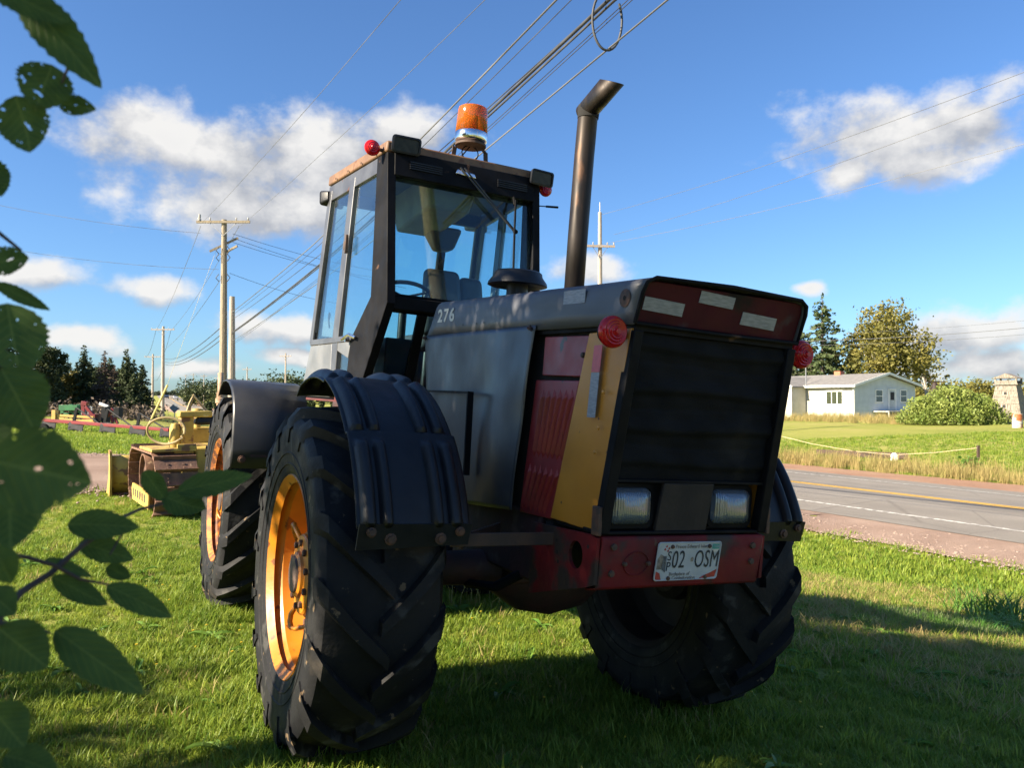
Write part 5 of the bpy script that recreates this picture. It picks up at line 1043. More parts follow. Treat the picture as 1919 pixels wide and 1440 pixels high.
# far woodland
def mass(name, label, spots, leaf, seed, ls, dens=420):
    r = np.random.default_rng(seed); C = []
    for u, top, Y in spots:
        g = on_ground(u, Y); h = max(1.5, at(u, top, Y).z-g.z); m = dens; d = r.normal(size=(m,3)); d /= np.linalg.norm(d,axis=1)[:,None]; d *= (r.random(m)**.35)[:,None]
        C.append(np.array(g)+np.array([0,0,h*.5])+d*np.array([h*.42,h*.42,h*.52])*(1+.15*r.normal(size=(m,1))))
    C = np.concatenate(C); V, F = leaf_quads(C, r.uniform(.6,1.3,len(C))*ls, r); struct(np_obj(name, V, F, leaf), 'stuff', label)
rr = random.Random(8)
mass('far_woodland','far dark wood beyond the road behind the tractor',[(u+rr.uniform(-4,4), 742-rr.uniform(16,34)-(18 if u > 500 else 0)*rr.random(), rr.uniform(230,280)) for u in np.linspace(352,640,44)],'dark_leaf',5,.42)
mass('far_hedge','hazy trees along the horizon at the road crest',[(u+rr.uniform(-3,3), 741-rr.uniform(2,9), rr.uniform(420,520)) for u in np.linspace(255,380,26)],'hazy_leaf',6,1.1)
mass('right_woodland','greenish wood behind the bungalow and wooden tower',[(u+rr.uniform(-6,6), 745-rr.uniform(12,34), rr.uniform(105,125)) for u in np.linspace(1700,2050,34)],'birch_leaf',7,.24)
mass('field_hedge','bushes on the far roadside field',[(u+rr.uniform(-6,6), 758-rr.uniform(2,9), rr.uniform(160,200)) for u in np.linspace(390,640,16)],'dark_leaf',9,.4)
# trees by the bungalow
g = on_ground(1542, 92); h = at(1545,552,92).z-g.z; make_conifer('spruce_tree','tall open spruce behind the bungalow, left of the birch',g,31,h,h*.40,'spruce_light',.25,.42,'trees behind the bungalow',.1,lev=30)
g = on_ground(1500, 96); h = at(1500,612,96).z-g.z; make_conifer('spruce_tree','lower dark spruce half hidden behind the hood',g,32,h,h*.36,'spruce_leaf',.33,.1,'trees behind the bungalow')
g = on_ground(1655, 90); h = at(1660,574,90).z-g.z; make_tree('birch_tree','large yellowing birch with pale limbs behind the bungalow',g,37,h,h*.50,h*.26,'birch_leaf','birch_bark',ncl=330,per=34,ls=.19,group='trees behind the bungalow',trunk_r=.26,limbs=9)
g = on_ground(1735, 98); h = at(1738,640,98).z-g.z; make_tree('birch_tree','thin sparse birch at the right of the large one',g,39,h,h*.32,h*.2,'birch_leaf','birch_bark',ncl=70,per=18,ls=.2,group='trees behind the bungalow')
for k, (u, top, Y) in enumerate(((1560,640,100),(1600,655,102),(1470,650,100))): 
    g = on_ground(u, Y); h = at(u,top,Y).z-g.z; make_conifer('spruce_tree',['dark spruce filling in below the tall one','small dark spruce low between spruce and birch','dark spruce behind the nose of the hood'][k],g,50+k,h,h*.34,'spruce_leaf',.33,.05,'trees behind the bungalow')

# ================================================================ BUNGALOW
mat('siding_white', (.46,.44,.38), (.41,.39,.33), 2, .7, bump=.0); mat('siding_shade_blue', (.57,.61,.63), (.51,.55,.57), 2, .7); mat('roof_grey', (.20,.19,.18), (.145,.14,.135), 3, .9, bump=.3, bscale=10); mat('trim_white', (.78,.77,.72), None, 2, .6); mat('brick_orange', (.45,.16,.08), (.35,.12,.07), 6, .8); mat('curtain', (.55,.50,.38), (.42,.38,.28), 2, .8, stretch=(8,8,.2)); mat('door_pale', (.55,.58,.55), (.4,.42,.4), 1, .6); mat('dark_void', (.03,.03,.03), None, 2, .9); mat('weathered', (.27,.235,.19), (.15,.13,.105), 5, .9, bump=.3, bscale=14, stretch=(3,3,.6), spots=[((.10,.085,.07),3,.60,.05)]); mat('deck_wood', (.45,.43,.38), (.3,.28,.25), 3, .8)  # gable siding is tinted blue so its shade sits in the colour
glass('house_glass', (.5,.55,.55), .12)
CZ = .10; CN = np.array((29.5, 70.0)); HO = thing('bungalow','single storey bungalow, cream front wall, gable end tinted pale blue for shade, and grey roof','house',(CN[0],CN[1],CZ),(0,0,math.atan2(ND[1],ND[0])))
# local: x across the gable (0..8), y along the road away (0..15)
WH, RH = 2.78, 3.78
b = MB(); b.prism([(0,-.4),(8,-.4),(8,WH),(4,RH-.08),(0,WH)],1,0,.15); G_ = b.build('gable_wall','siding_shade_blue',HO)
MB().box((0,.15,-.4),(.15,15,WH)).build('front_wall','siding_white',HO); MB().box((7.85,.15,-.4),(8,15,WH)).build('back_wall','siding_shade_blue',HO); b = MB(); b.prism([(0,-.4),(8,-.4),(8,WH),(4,RH-.08),(0,WH)],1,14.85,15.0); b.build('far_gable_wall','siding_shade_blue',HO)
for k in range(13):     # clapboard courses
    z = -.1+.22*k; MB().hexa([(-.02,.0,z),(0,.0,z),(0,15,z),(-.02,15,z),(-.004,.0,z+.2),(0,.0,z+.2),(0,15,z+.2),(-.004,15,z+.2)]).build('clapboard','siding_white',HO)
    MB().hexa([(0,-.02,z),(8,-.02,z),(8,0,z),(0,0,z),(0,-.004,z+.2),(8,-.004,z+.2),(8,0,z+.2),(0,0,z+.2)]).build('clapboard','siding_shade_blue',HO)
RF2 = MB()
RF2.add([(-.45,-.45,WH-.11),(4,-.45,RH),(4,15.4,RH),(-.45,15.4,WH-.11),(-.45,-.45,WH+.01),(4,-.45,RH+.12),(4,15.4,RH+.12),(-.45,15.4,WH+.01)],[(0,3,2,1),(4,5,6,7),(0,1,5,4),(1,2,6,5),(2,3,7,6),(3,0,4,7)])
RF2.add([(8.45,-.45,WH-.11),(4,-.45,RH),(4,15.4,RH),(8.45,15.4,WH-.11),(8.45,-.45,WH+.01),(4,-.45,RH+.12),(4,15.4,RH+.12),(8.45,15.4,WH+.01)],[(0,1,2,3),(4,7,6,5),(0,4,5,1),(1,5,6,2),(2,6,7,3),(3,7,4,0)])
ROOF = RF2.build('roof','roof_grey',HO,smooth=None)
b = MB(); b.bar((-.47,-.47,WH-.04),(4,-.47,RH+.07),.05,.20); b.bar((8.47,-.47,WH-.04),(4,-.47,RH+.07),.05,.20); b.build('barge_board','trim_white',ROOF); MB().box((-.50,-.45,WH-.16),(-.452,15.4,WH+.03)).build('fascia','trim_white',ROOF)
MB().box((3.7,4.6,RH-.1),(4.3,5.3,RH+.42)).build('chimney','brick_orange',ROOF); MB().tube([(-.1,5.2,-.2),(-.1,5.2,4.6)],.05,6).build('service_mast','galv',HO)
MB().box((-.03,-.03,-.3),(.12,.12,WH-.15)).build('corner_trim','trim_white',HO)
def hwin(side, a0, a1, z0, z1, mull=(), hbar=False, inner='dark_void'):
    def bx(p, q, d0, d1, zz0, zz1, nm, m, par):
        if side == 'g': return MB().box((p,-d1,zz0),(q,-d0,zz1)).build(nm,m,par)
        return MB().box((-d1,p,zz0),(-d0,q,zz1)).build(nm,m,par)
    w = bx(a0,a1,.021,.028,z0,z1,'window',inner,HO); t = .09
    bx(a0-t,a1+t,.022,.06,z1,z1+t,'window_frame','trim_white',w); bx(a0-t,a1+t,.022,.075,z0-t,z0,'window_sill','trim_white',w)
    for p in (a0-t, a1): bx(p,p+t,.022,.06,z0,z1,'window_frame','trim_white',w)
    for m_ in mull: bx(m_-.03,m_+.03,.022,.055,z0,z1,'mullion','trim_white',w)
    if hbar: zm = (z0+z1)/2; bx(a0,a1,.022,.055,zm-.03,zm+.03,'mullion','trim_white',w)
    bx(a0,a1,.034,.040,z0,z1,'pane','house_glass',w)
hwin('g',2.75,3.55,1.35,2.35,hbar=True); hwin('g',6.0,6.75,1.35,2.35,hbar=True); hwin('f',1.2,2.9,1.15,2.25,mull=(1.75,2.35),inner='curtain')
b = MB().box((4.45,-.06,.62),(5.25,-.022,2.40)).build('door','door_pale',HO); MB().box((4.33,-.075,.62),(4.45,-.021,2.5)).box((5.25,-.075,.62),(5.37,-.021,2.5)).box((4.33,-.075,2.40),(5.37,-.021,2.5)).build('door_frame','trim_white',b); MB().box((4.6,-.068,1.5),(5.1,-.06,2.2)).build('door_pane','dark_void',b); MB().lathe([(.0005,-.05),(.03,-.04),(.03,0)],c=(5.15,-.06,1.4),ax=1,n=8).build('handle','galv',b)
dk = MB(); dk.box((2.3,-1.7,.45),(6.6,-.08,.55)); dk.build('deck','deck_wood',HO)
for x in (2.4,4.0,6.5): MB().box((x-.05,-1.65,-.5),(x+.05,-1.55,.45)).build('deck_post','deck_wood',HO)
# cross gable porch on the road side
b = MB(); b.prism([(5.2,WH-.15),(7.5,3.55),(9.8,WH-.15)],0,-1.9,.6); PO = b.build('porch_gable','siding_white',HO)
b = MB(); b.hexa([(-2.1,5.0,WH-.16),(3.4,5.0,WH-.16),(3.4,7.5,3.56),(-2.1,7.5,3.56),(-2.1,5.0,WH-.04),(3.4,5.0,WH-.04),(3.4,7.5,3.68),(-2.1,7.5,3.68)]); b.hexa([(-2.1,10.0,WH-.16),(3.4,10.0,WH-.16),(3.4,7.5,3.56),(-2.1,7.5,3.56),(-2.1,10.0,WH-.04),(3.4,10.0,WH-.04),(3.4,7.5,3.68),(-2.1,7.5,3.68)]); b.build('porch_roof','roof_grey',PO,smooth=None)
b = MB(); b.bar((-2.12,4.95,WH-.1),(-2.12,7.5,3.62),.05,.18); b.bar((-2.12,10.05,WH-.1),(-2.12,7.5,3.62),.05,.18); b.build('porch_barge_board','trim_white',PO)
MB().box((-1.9,5.2,-.4),(0,5.35,WH-.15)).box((-1.9,5.35,-.4),(-1.78,6.1,WH-.15)).box((-1.9,8.0,-.4),(-1.78,9.8,WH-.15)).build('porch_wall','siding_white',HO); MB().box((-1.86,6.1,-.3),(-1.82,8.0,2.35)).build('porch_screen','curtain',HO)
for y in (6.1,6.7,7.3,7.95): MB().box((-1.92,y-.05,-.3),(-1.80,y+.05,WH-.15)).build('porch_post','trim_white',HO)
for k in range(5): MB().box((-2.3-.28*k,6.3,-.2-.16*k),(-1.9-.28*k,7.8,-.1-.16*k)).build('porch_step','deck_wood',HO)
# ---- lilac mass, wooden tower, barrel, finial, rope fence
g = on_ground(1786, 56); r = np.random.default_rng(21); n = 14000
d = r.normal(size=(n,3)); d[:,2] = np.abs(d[:,2]); d /= np.linalg.norm(d,axis=1)[:,None]; q = (r.random(n)**.22)[:,None]
lump = 1+.10*np.sin(d[:,0:1]*7+2)*np.sin(d[:,2:3]*9)+.07*np.sin(d[:,1:2]*11+d[:,0:1]*5)
C = d*q*lump*np.array([3.5,2.5,2.45]); C[:,2] += .05; V, F = leaf_quads(C, r.uniform(.05,.12,n), r)
lb = thing('lilac_bush','broad rounded light green bush right of the bungalow','bush',g); np_obj('foliage',V,F,'bush_leaf',lb)
b = MB()
for k in range(9): a = 2*PI*k/9; b.tube([(.1*math.cos(a),.1*math.sin(a),-.1),(1.2*math.cos(a),.9*math.sin(a),1.3),(2.2*math.cos(a),1.5*math.sin(a),2.0)],[.06,.04,.015],5)
b.build('stem','bark',lb)
g = on_ground(1890, 62); tw = thing('wooden_tower','small weathered wooden lookout tower at the right edge','tower',(g.x,g.y,g.z-.1),(0,0,-.80)); S = 62/1520
b = MB(); b.hexa([(-1.15,-1.15,0),(1.15,-1.15,0),(1.15,1.15,0),(-1.15,1.15,0),(-.68,-.68,2.75),(.68,-.68,2.75),(.68,.68,2.75),(-.68,.68,2.75)]); b.build('tapered_wall','weathered',tw)
for x, z, s in ((-.05,.95,.22),(.0,1.95,.2)):
    f = 1.15-.171*z; w = MB().box((x-s/2-.08,-f-.035,z-.02),(x+s/2+.08,-f+.05,z+s*1.5)).build('window_frame','pole_pale',tw); MB().box((x-s/2,-f-.05,z+.04),(x+s/2,-f-.034,z+s*1.35)).build('window_opening','dark_void',w)
for k in range(5):
    z = .3+.5*k; f = 1.15-.171*z
    MB().box((-f,-f-.018,z),(f,-f+.03,z+.012)).build('board_joint','dark_void',tw)
b = MB(); b.box((-.82,-.82,2.75),(.82,.82,2.85)); b.build('lookout_floor','weathered',tw)
for x in (-.7,.7):
    for y in (-.7,.7): MB().box((x-.06,y-.06,2.85),(x+.06,y+.06,3.25)).build('lookout_post','weathered',tw)
MB().box((-.72,-.74,2.85),(.72,-.69,3.08)).box((-.72,.69,2.85),(.72,.74,3.08)).box((-.74,-.7,2.85),(-.69,.7,3.08)).build('parapet','weathered',tw)
b = MB(); b.prism([(-.85,3.25),(.85,3.25),(0,3.62)],1,-.85,.85); b.build('tower_roof','weathered',tw)
mat('barrel_paint', (.44,.42,.38), (.36,.35,.31), 3, .6, spots=[((.30,.10,.035),2.6,.50,.08)]); g = on_ground(1906, 50)
b = MB(); b.lathe([(.0005,0),(.29,0),(.29,.27),(.302,.28),(.302,.31),(.29,.32),(.29,.55),(.302,.56),(.302,.59),(.29,.60),(.29,.86),(.27,.86),(.27,.84),(.0005,.84)],ax=2,n=24); o = b.build('steel_barrel','barrel_paint'); o.location = g; tag(o,'white steel barrel with orange rust at right edge of the lawn','barrel')
g = on_ground(1752, 66); fz = at(1752,745,66).z-g.z; mat('finial_brown', (.028,.012,.010), (.018,.010,.009), 3, .7); fn = thing('yard_ornament','dark bell-shaped ornament with spiked crossbar above the bush','ornament',g)
MB().tube([(0,0,-.2),(0,0,fz)],.06,8).build('post','pole_wood',fn); MB().lathe([(.0005,0),(.42,.02),(.45,.2),(.36,.6),(.24,.95),(.2,1.2),(.12,1.3),(.0005,1.32)],c=(0,0,fz-.1),ax=2,n=20).build('bell','finial_brown',fn)
b = MB(); b.bar((-.75,0,fz+1.25),(.75,0,fz+1.25),.05,.06)
for x in (-.7,-.35,.05,.4,.7): b.tube([(x,0,fz+1.25),(x*1.1,0,fz+1.6)],.02,5)
b.build('spiked_bar','finial_brown',fn)
mat('rope', (.55,.45,.28), (.42,.33,.2), 20, .9); g1 = on_ground(1832, 33); pz = at(1832,840,33)
ps = thing('fence_post','short wooden post holding the yellow rope, right of the white jug','post',g1); MB().box((-.05,-.05,-.2),(.05,.05,pz.z-g1.z+.1)).build('post_shaft','rusty_bar',ps,bevel=.01)
g2 = on_ground(1440, 42); a0 = at(1440,812,42); ps = thing('fence_post','short wooden post of the rope fence hidden beside the grille','post',g2); MB().box((-.05,-.05,-.2),(.05,.05,a0.z-g2.z+.1)).build('post_shaft','rusty_bar',ps,bevel=.01)
tag(MB().tube([a0, at(1520,832,39), at(1600,846,36.5), at(1676,853,34.5), at(1750,849,33.7), pz],.014,6).build('rope','rope'),'sagging yellow rope strung along the far roadside lawn','rope')
mat('jug_white', (.75,.75,.72), None, 3, .4); J = at(1676,858,34.5); b = MB(); b.prism([(-.14,-.22),(.14,-.22),(.14,.10),(.05,.20),(-.05,.20),(-.14,.10)],1,-.05,.05); o = b.build('marker_jug','jug_white',None,bevel=.02); o.location = J; tag(o,'small white marker jug hanging at the lowest point of the rope','marker')
A, B = on_ground(1530, 38), on_ground(1700, 34.5); b = MB(); b.bar(A+Vector((0,0,.12)), B+Vector((0,0,.12)), .08, .34); tag(b.build('retaining_board','rusty_bar'),'low brown retaining board along the edge of the far lawn','board')
g = on_ground(1806, 30); make_tree('roadside_shrub','small blue green shrub in the dry grass across the road',g,71,.62,.55,.05,'coarse_blade',ncl=40,per=26,ls=.05,cat='shrub')
# ================================================================ BULLDOZER
mat('dozer_yellow', (.44,.32,.070), (.34,.235,.055), 6, .65, spots=[((.16,.085,.045),6,.55,.08),((.52,.45,.22),4,.64,.08)], bump=.1); mat('track_rust', (.165,.085,.052), (.095,.052,.036), 9, .75, bump=.3, bscale=40, spots=[((.30,.20,.13),12,.64,.06)]); mat('stack_rust', (.24,.13,.075), (.40,.30,.20), 7, .75, bump=.2); mat('hose_tan', (.30,.23,.10), (.22,.17,.08), 12, .6)
HD_A = R_(122.6); BO = np.array((-4.056, 10.97)); BZ = gz(*BO)
DZ = thing('bulldozer','small yellow crawler bulldozer with rusty tracks behind the rear wheel','bulldozer',(BO[0],BO[1],BZ+.0),(0,0,HD_A))
sh = MB(); sh.box((-.082,-.24,.0),(.082,.24,.025)); sh.hexa([(-.082,-.24,.025),(-.062,-.24,.025),(-.062,.24,.025),(-.082,.24,.025),(-.078,-.24,.066),(-.066,-.24,.066),(-.066,.24,.066),(-.078,.24,.066)])
for y in (-.09,.09): sh.lathe([(.0005,.034),(.014,.033),(.016,.025)],c=(.02,y,0),ax=2,n=6); sh.lathe([(.0005,.034),(.014,.033),(.016,.025)],c=(-.03,y,0),ax=2,n=6)
sh.box((-.05,-.06,-.055),(.07,-.035,0)); sh.box((-.05,.035,-.055),(.07,.06,0))
SHOE = sh.mesh('track_shoe',30); SHOE.materials.append(MATS['track_rust'])
def track(ys):
    fr = MB(); fr.box((-.74,ys-.10,.24),(.78,ys+.10,.44)); T = fr.build('track_frame','dozer_yellow',DZ,bevel=.01); MB().lathe([(.0005,-.07),(.12,-.08),(.12,-.05),(.27,-.05),(.28,-.11),(.32,-.11),(.33,-.05),(.33,.05),(.32,.11),(.28,.11),(.27,.05),(.12,.05),(.12,.08),(.0005,.07)],c=(.76,ys,.42),ax=1,n=24).build('idler','track_rust',T)
    s = MB()
    for k in range(16): a = 2*PI*k/16; s.box((-.74+.33*math.cos(a)-.03,ys-.03,.42+.33*math.sin(a)-.03),(-.74+.33*math.cos(a)+.03,ys+.03,.42+.33*math.sin(a)+.03),(0,-a,0))
    s.lathe([(.0005,-.05),(.32,-.05),(.32,.05),(.0005,.05)],c=(-.74,ys,.42),ax=1,n=24); s.build('sprocket','track_rust',T)
    for x in (-.42,-.14,.14,.42): MB().lathe([(.0005,-.13),(.10,-.13),(.10,-.09),(.08,-.08),(.08,.08),(.10,.09),(.10,.13),(.0005,.13)],c=(x,ys,.13),ax=1,n=14).build('roller','track_rust',T)
    out = 1 if ys > 0 else -1
    MB().prism([(-.70,.12),(.62,.12),(.70,.26),(.62,.34),(-.50,.34),(-.72,.30)],1,ys+out*.235,ys+out*.255).build('roller_guard','dozer_yellow',T)
    for k in range(6): MB().box((-.46+.19*k,ys+out*.2545-.003,.18),(-.38+.19*k,ys+out*.2545+.003,.28)).build('guard_slot','dark_void',T)
    r, L = .375, 1.5; per = 2*L+2*PI*r; n = 32
    for k in range(n):
        q = per*k/n
        if q < L: p = (-.74+q, .42+r); a = 0
        elif q < L+PI*r: b = (q-L)/r; p = (.76+r*math.sin(b), .42+r*math.cos(b)); a = b
        elif q < 2*L+PI*r: p = (.76-(q-L-PI*r), .42-r); a = PI
        else: b = (q-2*L-PI*r)/r+PI; p = (-.74+r*math.sin(b), .42+r*math.cos(b)); a = b
        o = link('track_shoe', SHOE, T); o.location = (p[0], ys, p[1]); o.rotation_euler = (0, a, 0)
track(.635); track(-.635)
b = MB(); b.box((-.85,-.38,.36),(1.05,.38,.88)); b.build('hull','dozer_yellow',DZ,bevel=.03)
b = MB(); b.prism([(.05,.88),(1.02,.88),(1.02,1.22),(.9,1.30),(.05,1.34)],1,-.30,.30); b.build('engine_hood','dozer_yellow',DZ,bevel=.04,seg=3)
b = MB(); b.box((-.92,.38,.93),(.02,.89,.965)); b.box((-.92,.38,.965),(-.88,.60,1.02)); b.box((-.86,.40,.80),(-.5,.62,.93)); b.build('fender_platform','dozer_yellow',DZ,bevel=.006)
b = MB(); b.box((-.92,-.89,.93),(.02,-.38,.965)); b.build('fender_platform','dozer_yellow',DZ,bevel=.006)
b = MB(); b.prism([(-.98,1.00),(-.62,1.00),(-.62,1.40),(-.74,1.46),(-.90,1.40),(-.98,1.28)],1,-.30,.06); b.build('fuel_tank','dozer_yellow',DZ,bevel=.02)
b = MB(); b.box((-.56,.34,.96),(-.42,.50,1.55)); b.box((-.60,.12,1.48),(-.40,.52,1.56)); b.box((-.5,-.10,.9),(-.36,.06,1.45)); b.build('control_tower','dozer_yellow',DZ,bevel=.015)
b = MB(); b.lathe([(.0005,-.03),(.06,-.03),(.07,.0),(.07,.22),(.05,.28),(.0005,.29)],c=(-.5,.55,.98),ax=2,n=12); b.build('hydraulic_filter','dozer_yellow',DZ)
b = MB(); b.hexa([(-.60,-.02,1.38),(-.30,-.02,1.38),(-.30,.32,1.38),(-.60,.32,1.38),(-.58,.0,1.50),(-.34,.0,1.46),(-.34,.30,1.46),(-.58,.30,1.50)]); b.build('seat','black_plastic',DZ,bevel=.04,seg=3)
b = MB(); b.tube([(-.45,.42,1.50),(-.40,.36,1.66),(-.34,.31,1.74)],.016,6); b.tube([(-.20,.40,1.2),(-.28,.32,1.68),(-.32,.29,1.76)],.016,6); b.tube([(-.34,.30,1.75),(-.42,.15,1.55)],.016,6); b.lathe([(.0005,-.02),(.024,0),(.0005,.02)],c=(-.33,.30,1.76),ax=2,n=10); b.build('control_lever','hose_tan',DZ)
b = MB(); b.lathe([(.05,0),(.05,.35),(.065,.36),(.065,.42),(.05,.43),(.05,.50),(.036,.51),(.036,.78)],c=(.30,-.18,1.30),ax=2,n=14); b.build('exhaust_stack','stack_rust',DZ,solid=.004)
b = MB(); b.lathe([(.0005,.26),(.07,.25),(.085,.20),(.085,.12),(.05,.10),(.04,0)],c=(.02,.18,1.33),ax=2,n=14); b.build('air_cleaner','dozer_yellow',DZ)
c = at(311,808,10.1); M_ = Matrix.Rotation(-HD_A,4,'Z')
def dl(p): return M_ @ (Vector(p)-Vector((BO[0],BO[1],BZ)))
b = MB(); b.tube([dl(c+Vector((.235*math.cos(a),.02*math.sin(a*2),.165*math.sin(a)))) for a in np.linspace(-.25,2*PI-.55,30)]+[(-.45,.46,1.02)],.015,8); b.tube([dl(c+Vector((.235,0,-.04))),(-.42,.46,1.25),(-.44,.44,1.0)],.015,8); b.build('hydraulic_hose','hose_tan',DZ)
def bl(u, v): 
    y = -1.06+2.12*u; a = -.75+1.35*v; return (1.50+.42*(1-math.cos(a))*1.0+.10*(1-v)**3, y, .40+.44*math.sin(a))
b = MB(); b.grid(bl, 8, 14); BLD = b.build('blade','dozer_yellow',DZ,solid=.03,smooth=60)
for s in (-1,1): MB().prism([(1.50,.00),(2.02,.00),(1.84,.12),(1.66,.32),(1.60,.52),(1.66,.74),(1.50,.72),(1.44,.35)],1,s*1.06-.015,s*1.06+.015).build('blade_end_plate','dozer_yellow',BLD)
MB().box((1.60,-1.06,.0),(1.66,1.06,.10),(0,.4,0)).build('cutting_edge','track_rust',BLD)
for s in (-1,1): MB().bar((.75,s*.62,.22),(1.55,s*.62,.22),.06,.11).build('push_arm','dozer_yellow',DZ,bevel=.01)

for o in DZ.children:
    if o.name.split('.')[0] in ('fuel_tank','control_tower','seat','control_lever','exhaust_stack','air_cleaner','engine_hood'): o.location.z = -.24
    if o.name.split('.')[0] in ('fender_platform','hydraulic_filter'): o.location.z = -.10
# ================================================================ PLOUGH AND OTHER IMPLEMENTS
mat('plough_red', (.17,.008,.012), (.13,.008,.011), 3, .5); mat('plough_steel', (.008,.009,.011), (.016,.017,.020), 5, .65, spec=.2); mat('implement_green', (.03,.15,.055), (.025,.11,.045), 3, .5); mat('implement_yellow', (.58,.36,.09), (.48,.30,.08), 3, .6)
PY = 34.0; A = at(60,786,PY+1.5); B = at(318,806,PY-2.0); g = on_ground(190, PY); PL = thing('mouldboard_plough','red reversible plough with dark mouldboards on the far lawn','plough',g)
o_ = Vector(g); b = MB(); b.bar(A-o_, B-o_, .13, .13); BM = b.build('main_beam','plough_red',PL,bevel=.01)
for k, u in enumerate((88,142,202,256,309)):
    f = (u-60)/258; p = A.lerp(B, f)-o_; gzv = gz(p.x+o_.x, p.y+o_.y)-o_.z
    MB().box((p.x-.07,p.y-.03,p.z-.24),(p.x+.05,p.y+.05,p.z-.06)).build('leg_clamp','sign_back',PL); MB().bar((p.x-.02,p.y-.08,p.z-.2),(p.x-.10,p.y-.08,gzv+.02),.05,.12).build('plough_leg','plough_steel',PL)
    def mbd(a, c): return (p.x-.15+.78*a, p.y-.12-.30*a*a+.10*c, gzv+.04+(.36-.08*a*a)*c*(1-.35*a)+.20*a*(1-a)-.22*a**3*(1-c)+.12*math.sin(a*2.2)*(c))
    m = MB(); m.grid(mbd, 10, 6); m.build('mouldboard','plough_steel',PL,solid=.02,smooth=60)
for u, v in ((144,772),(202,774),(262,782)):
    f = (u-60)/258; p = A.lerp(B, f)-o_; t = at(u,v-7,(A.lerp(B,f)).y)-o_; MB().bar(p, t, .10, .10).build('trip_standard','plough_steel',PL)
    q = A.lerp(B, min(1, f+.20))-o_; MB().tube([t, q],.03,6).build('trip_rod','plough_steel',PL)
MB().lathe([(.0005,-.1),(.30,-.1),(.33,-.06),(.33,.06),(.30,.1),(.0005,.1)],c=tuple(A.lerp(B,.12)-o_+Vector((0,-.35,-.45))),ax=1,n=20).build('gauge_wheel','rubber',PL)
def frame_thing(name, label, cat, u, Y, parts):
    g = on_ground(u, Y); t = thing(name, label, cat, g, group='implements on the far lawn'); s = Y/1520
    for nm, m, kind, pts in parts:
        b = MB()
        for q in pts:
            if kind == 'bar': b.bar((q[0]*s,q[4]*s if len(q) > 5 else 0,q[1]*s),(q[2]*s,q[4]*s if len(q) > 5 else 0,q[3]*s),q[-1],q[-1])
            elif kind == 'box': b.box((q[0]*s,-.5*q[4],q[1]*s),(q[2]*s,.5*q[4],q[3]*s))
            elif kind == 'wheel': b.lathe([(.0005,-.12),(q[2]*s*.6,-.12),(q[2]*s,-.09),(q[2]*s,.09),(q[2]*s*.6,.12),(.0005,.12)],c=(q[0]*s,q[3],q[1]*s),ax=1,n=18)
        b.build(nm, m, t, bevel=.01)
    return t
frame_thing('hay_rake','tan yellow boom frame lying behind the red plough','implement',140,42,[('boom','implement_yellow','bar',[(-32,14,38,6,0,.14),(-32,20,36,16,0,.12),(-20,8,36,11,0,.12)]),('upright','implement_yellow','box',[(-40,2,-33,30,.3)]),('stand','plough_steel','bar',[(-10,0,-10,14,0,.10),(25,0,25,10,0,.10)])])
frame_thing('cultivator','green and dark cultivator frame farthest left on the lawn','implement',138,52,[('frame','implement_green','bar',[(-22,22,22,24,0,.22),(-22,12,22,13,0,.2),(-20,8,-20,30,0,.2),(-4,8,-4,31,0,.2),(10,8,10,31,0,.2),(20,10,20,29,0,.2)]),('hopper','implement_green','box',[(-18,20,16,30,1.2)]),('tine','plough_steel','bar',[(x,0,x+2,12,0,.08) for x in (-18,-10,-2,6,14)])])
frame_thing('post_driver','red and black machine with slanted arm behind the plough','implement',195,46,[('body','plough_red','box',[(-30,6,-8,20,1.0)]),('arm','plough_red','bar',[(-20,18,-34,34,0,.16),(0,10,18,30,0,.18)]),('mast','plough_steel','box',[(0,2,8,34,.6),(22,14,32,32,.5)]),('white_ram','jug_white','bar',[(8,34,-8,40,0,.14)]),('tooth','plough_red','bar',[(18,0,14,18,0,.14),(26,2,20,14,0,.14)]),('wheel','rubber','wheel',[(-22,7,7,.5),(-10,7,7,-.5)])])
frame_thing('harrow','dark folded harrow with hoops, right of the green cultivator','implement',168,50,[('hoop','galv','bar',[(-14,8,-14,28,0,.07),(-8,8,-8,30,0,.07),(-2,8,-2,30,0,.07),(4,8,4,29,0,.07),(-14,28,4,29,0,.07)]),('frame','plough_steel','box',[(-18,6,10,14,.8)]),('lamp_mast','plough_red','bar',[(-10,14,-12,36,0,.2),(-14,36,-4,34,0,.25)])])

# ================================================================ NEAR PLANTS
def tussock(u, Y, n, h0, h1, rad, seed, label, lean=1.1):
    g = on_ground(u, Y); me = blades('coarse_tussock','coarse_blade',n,rad,h0,h1,.020,lean,seed,5); o = link('coarse_grass',me); o.location = g; tag(o,label,'plant','coarse tussocks in the ditch'); return o
tussock(1830,9.3,150,.28,.60,.38,1,'broad-bladed grass tussock in the ditch, left of two'); tussock(1935,9.0,130,.28,.62,.40,2,'broad-bladed grass tussock cut by the right edge'); tussock(1890,8.2,120,.20,.42,.35,3,'flattened grass tussock lowest in the ditch',1.8)
r = np.random.default_rng(9); b = MB()
for k in range(46):
    u = r.uniform(835,1010); Y = r.uniform(5.9,6.8); g = on_ground(u, Y); h = r.uniform(.12,.24); b.tube([g,g+Vector((.01,0,h*.6)),g+Vector((r.normal()*.03,r.normal()*.02,h))],.0022,4); t = g+Vector((0,0,h)); 
    b.lathe([(.0005,-.012),(.006,-.008),(.007,.006),(.003,.016),(.0005,.017)],c=(b.v[-1][0],b.v[-1][1],b.v[-1][2]),ax=2,n=5)
leafmat('seed_stalk', (.30,.28,.10), (.40,.36,.16), .3, .7, 5); o = b.build('seed_stalks','seed_stalk',None,weld=False); struct(o,'stuff','pale dandelion seed stalks in the sunlit grass under the tractor')
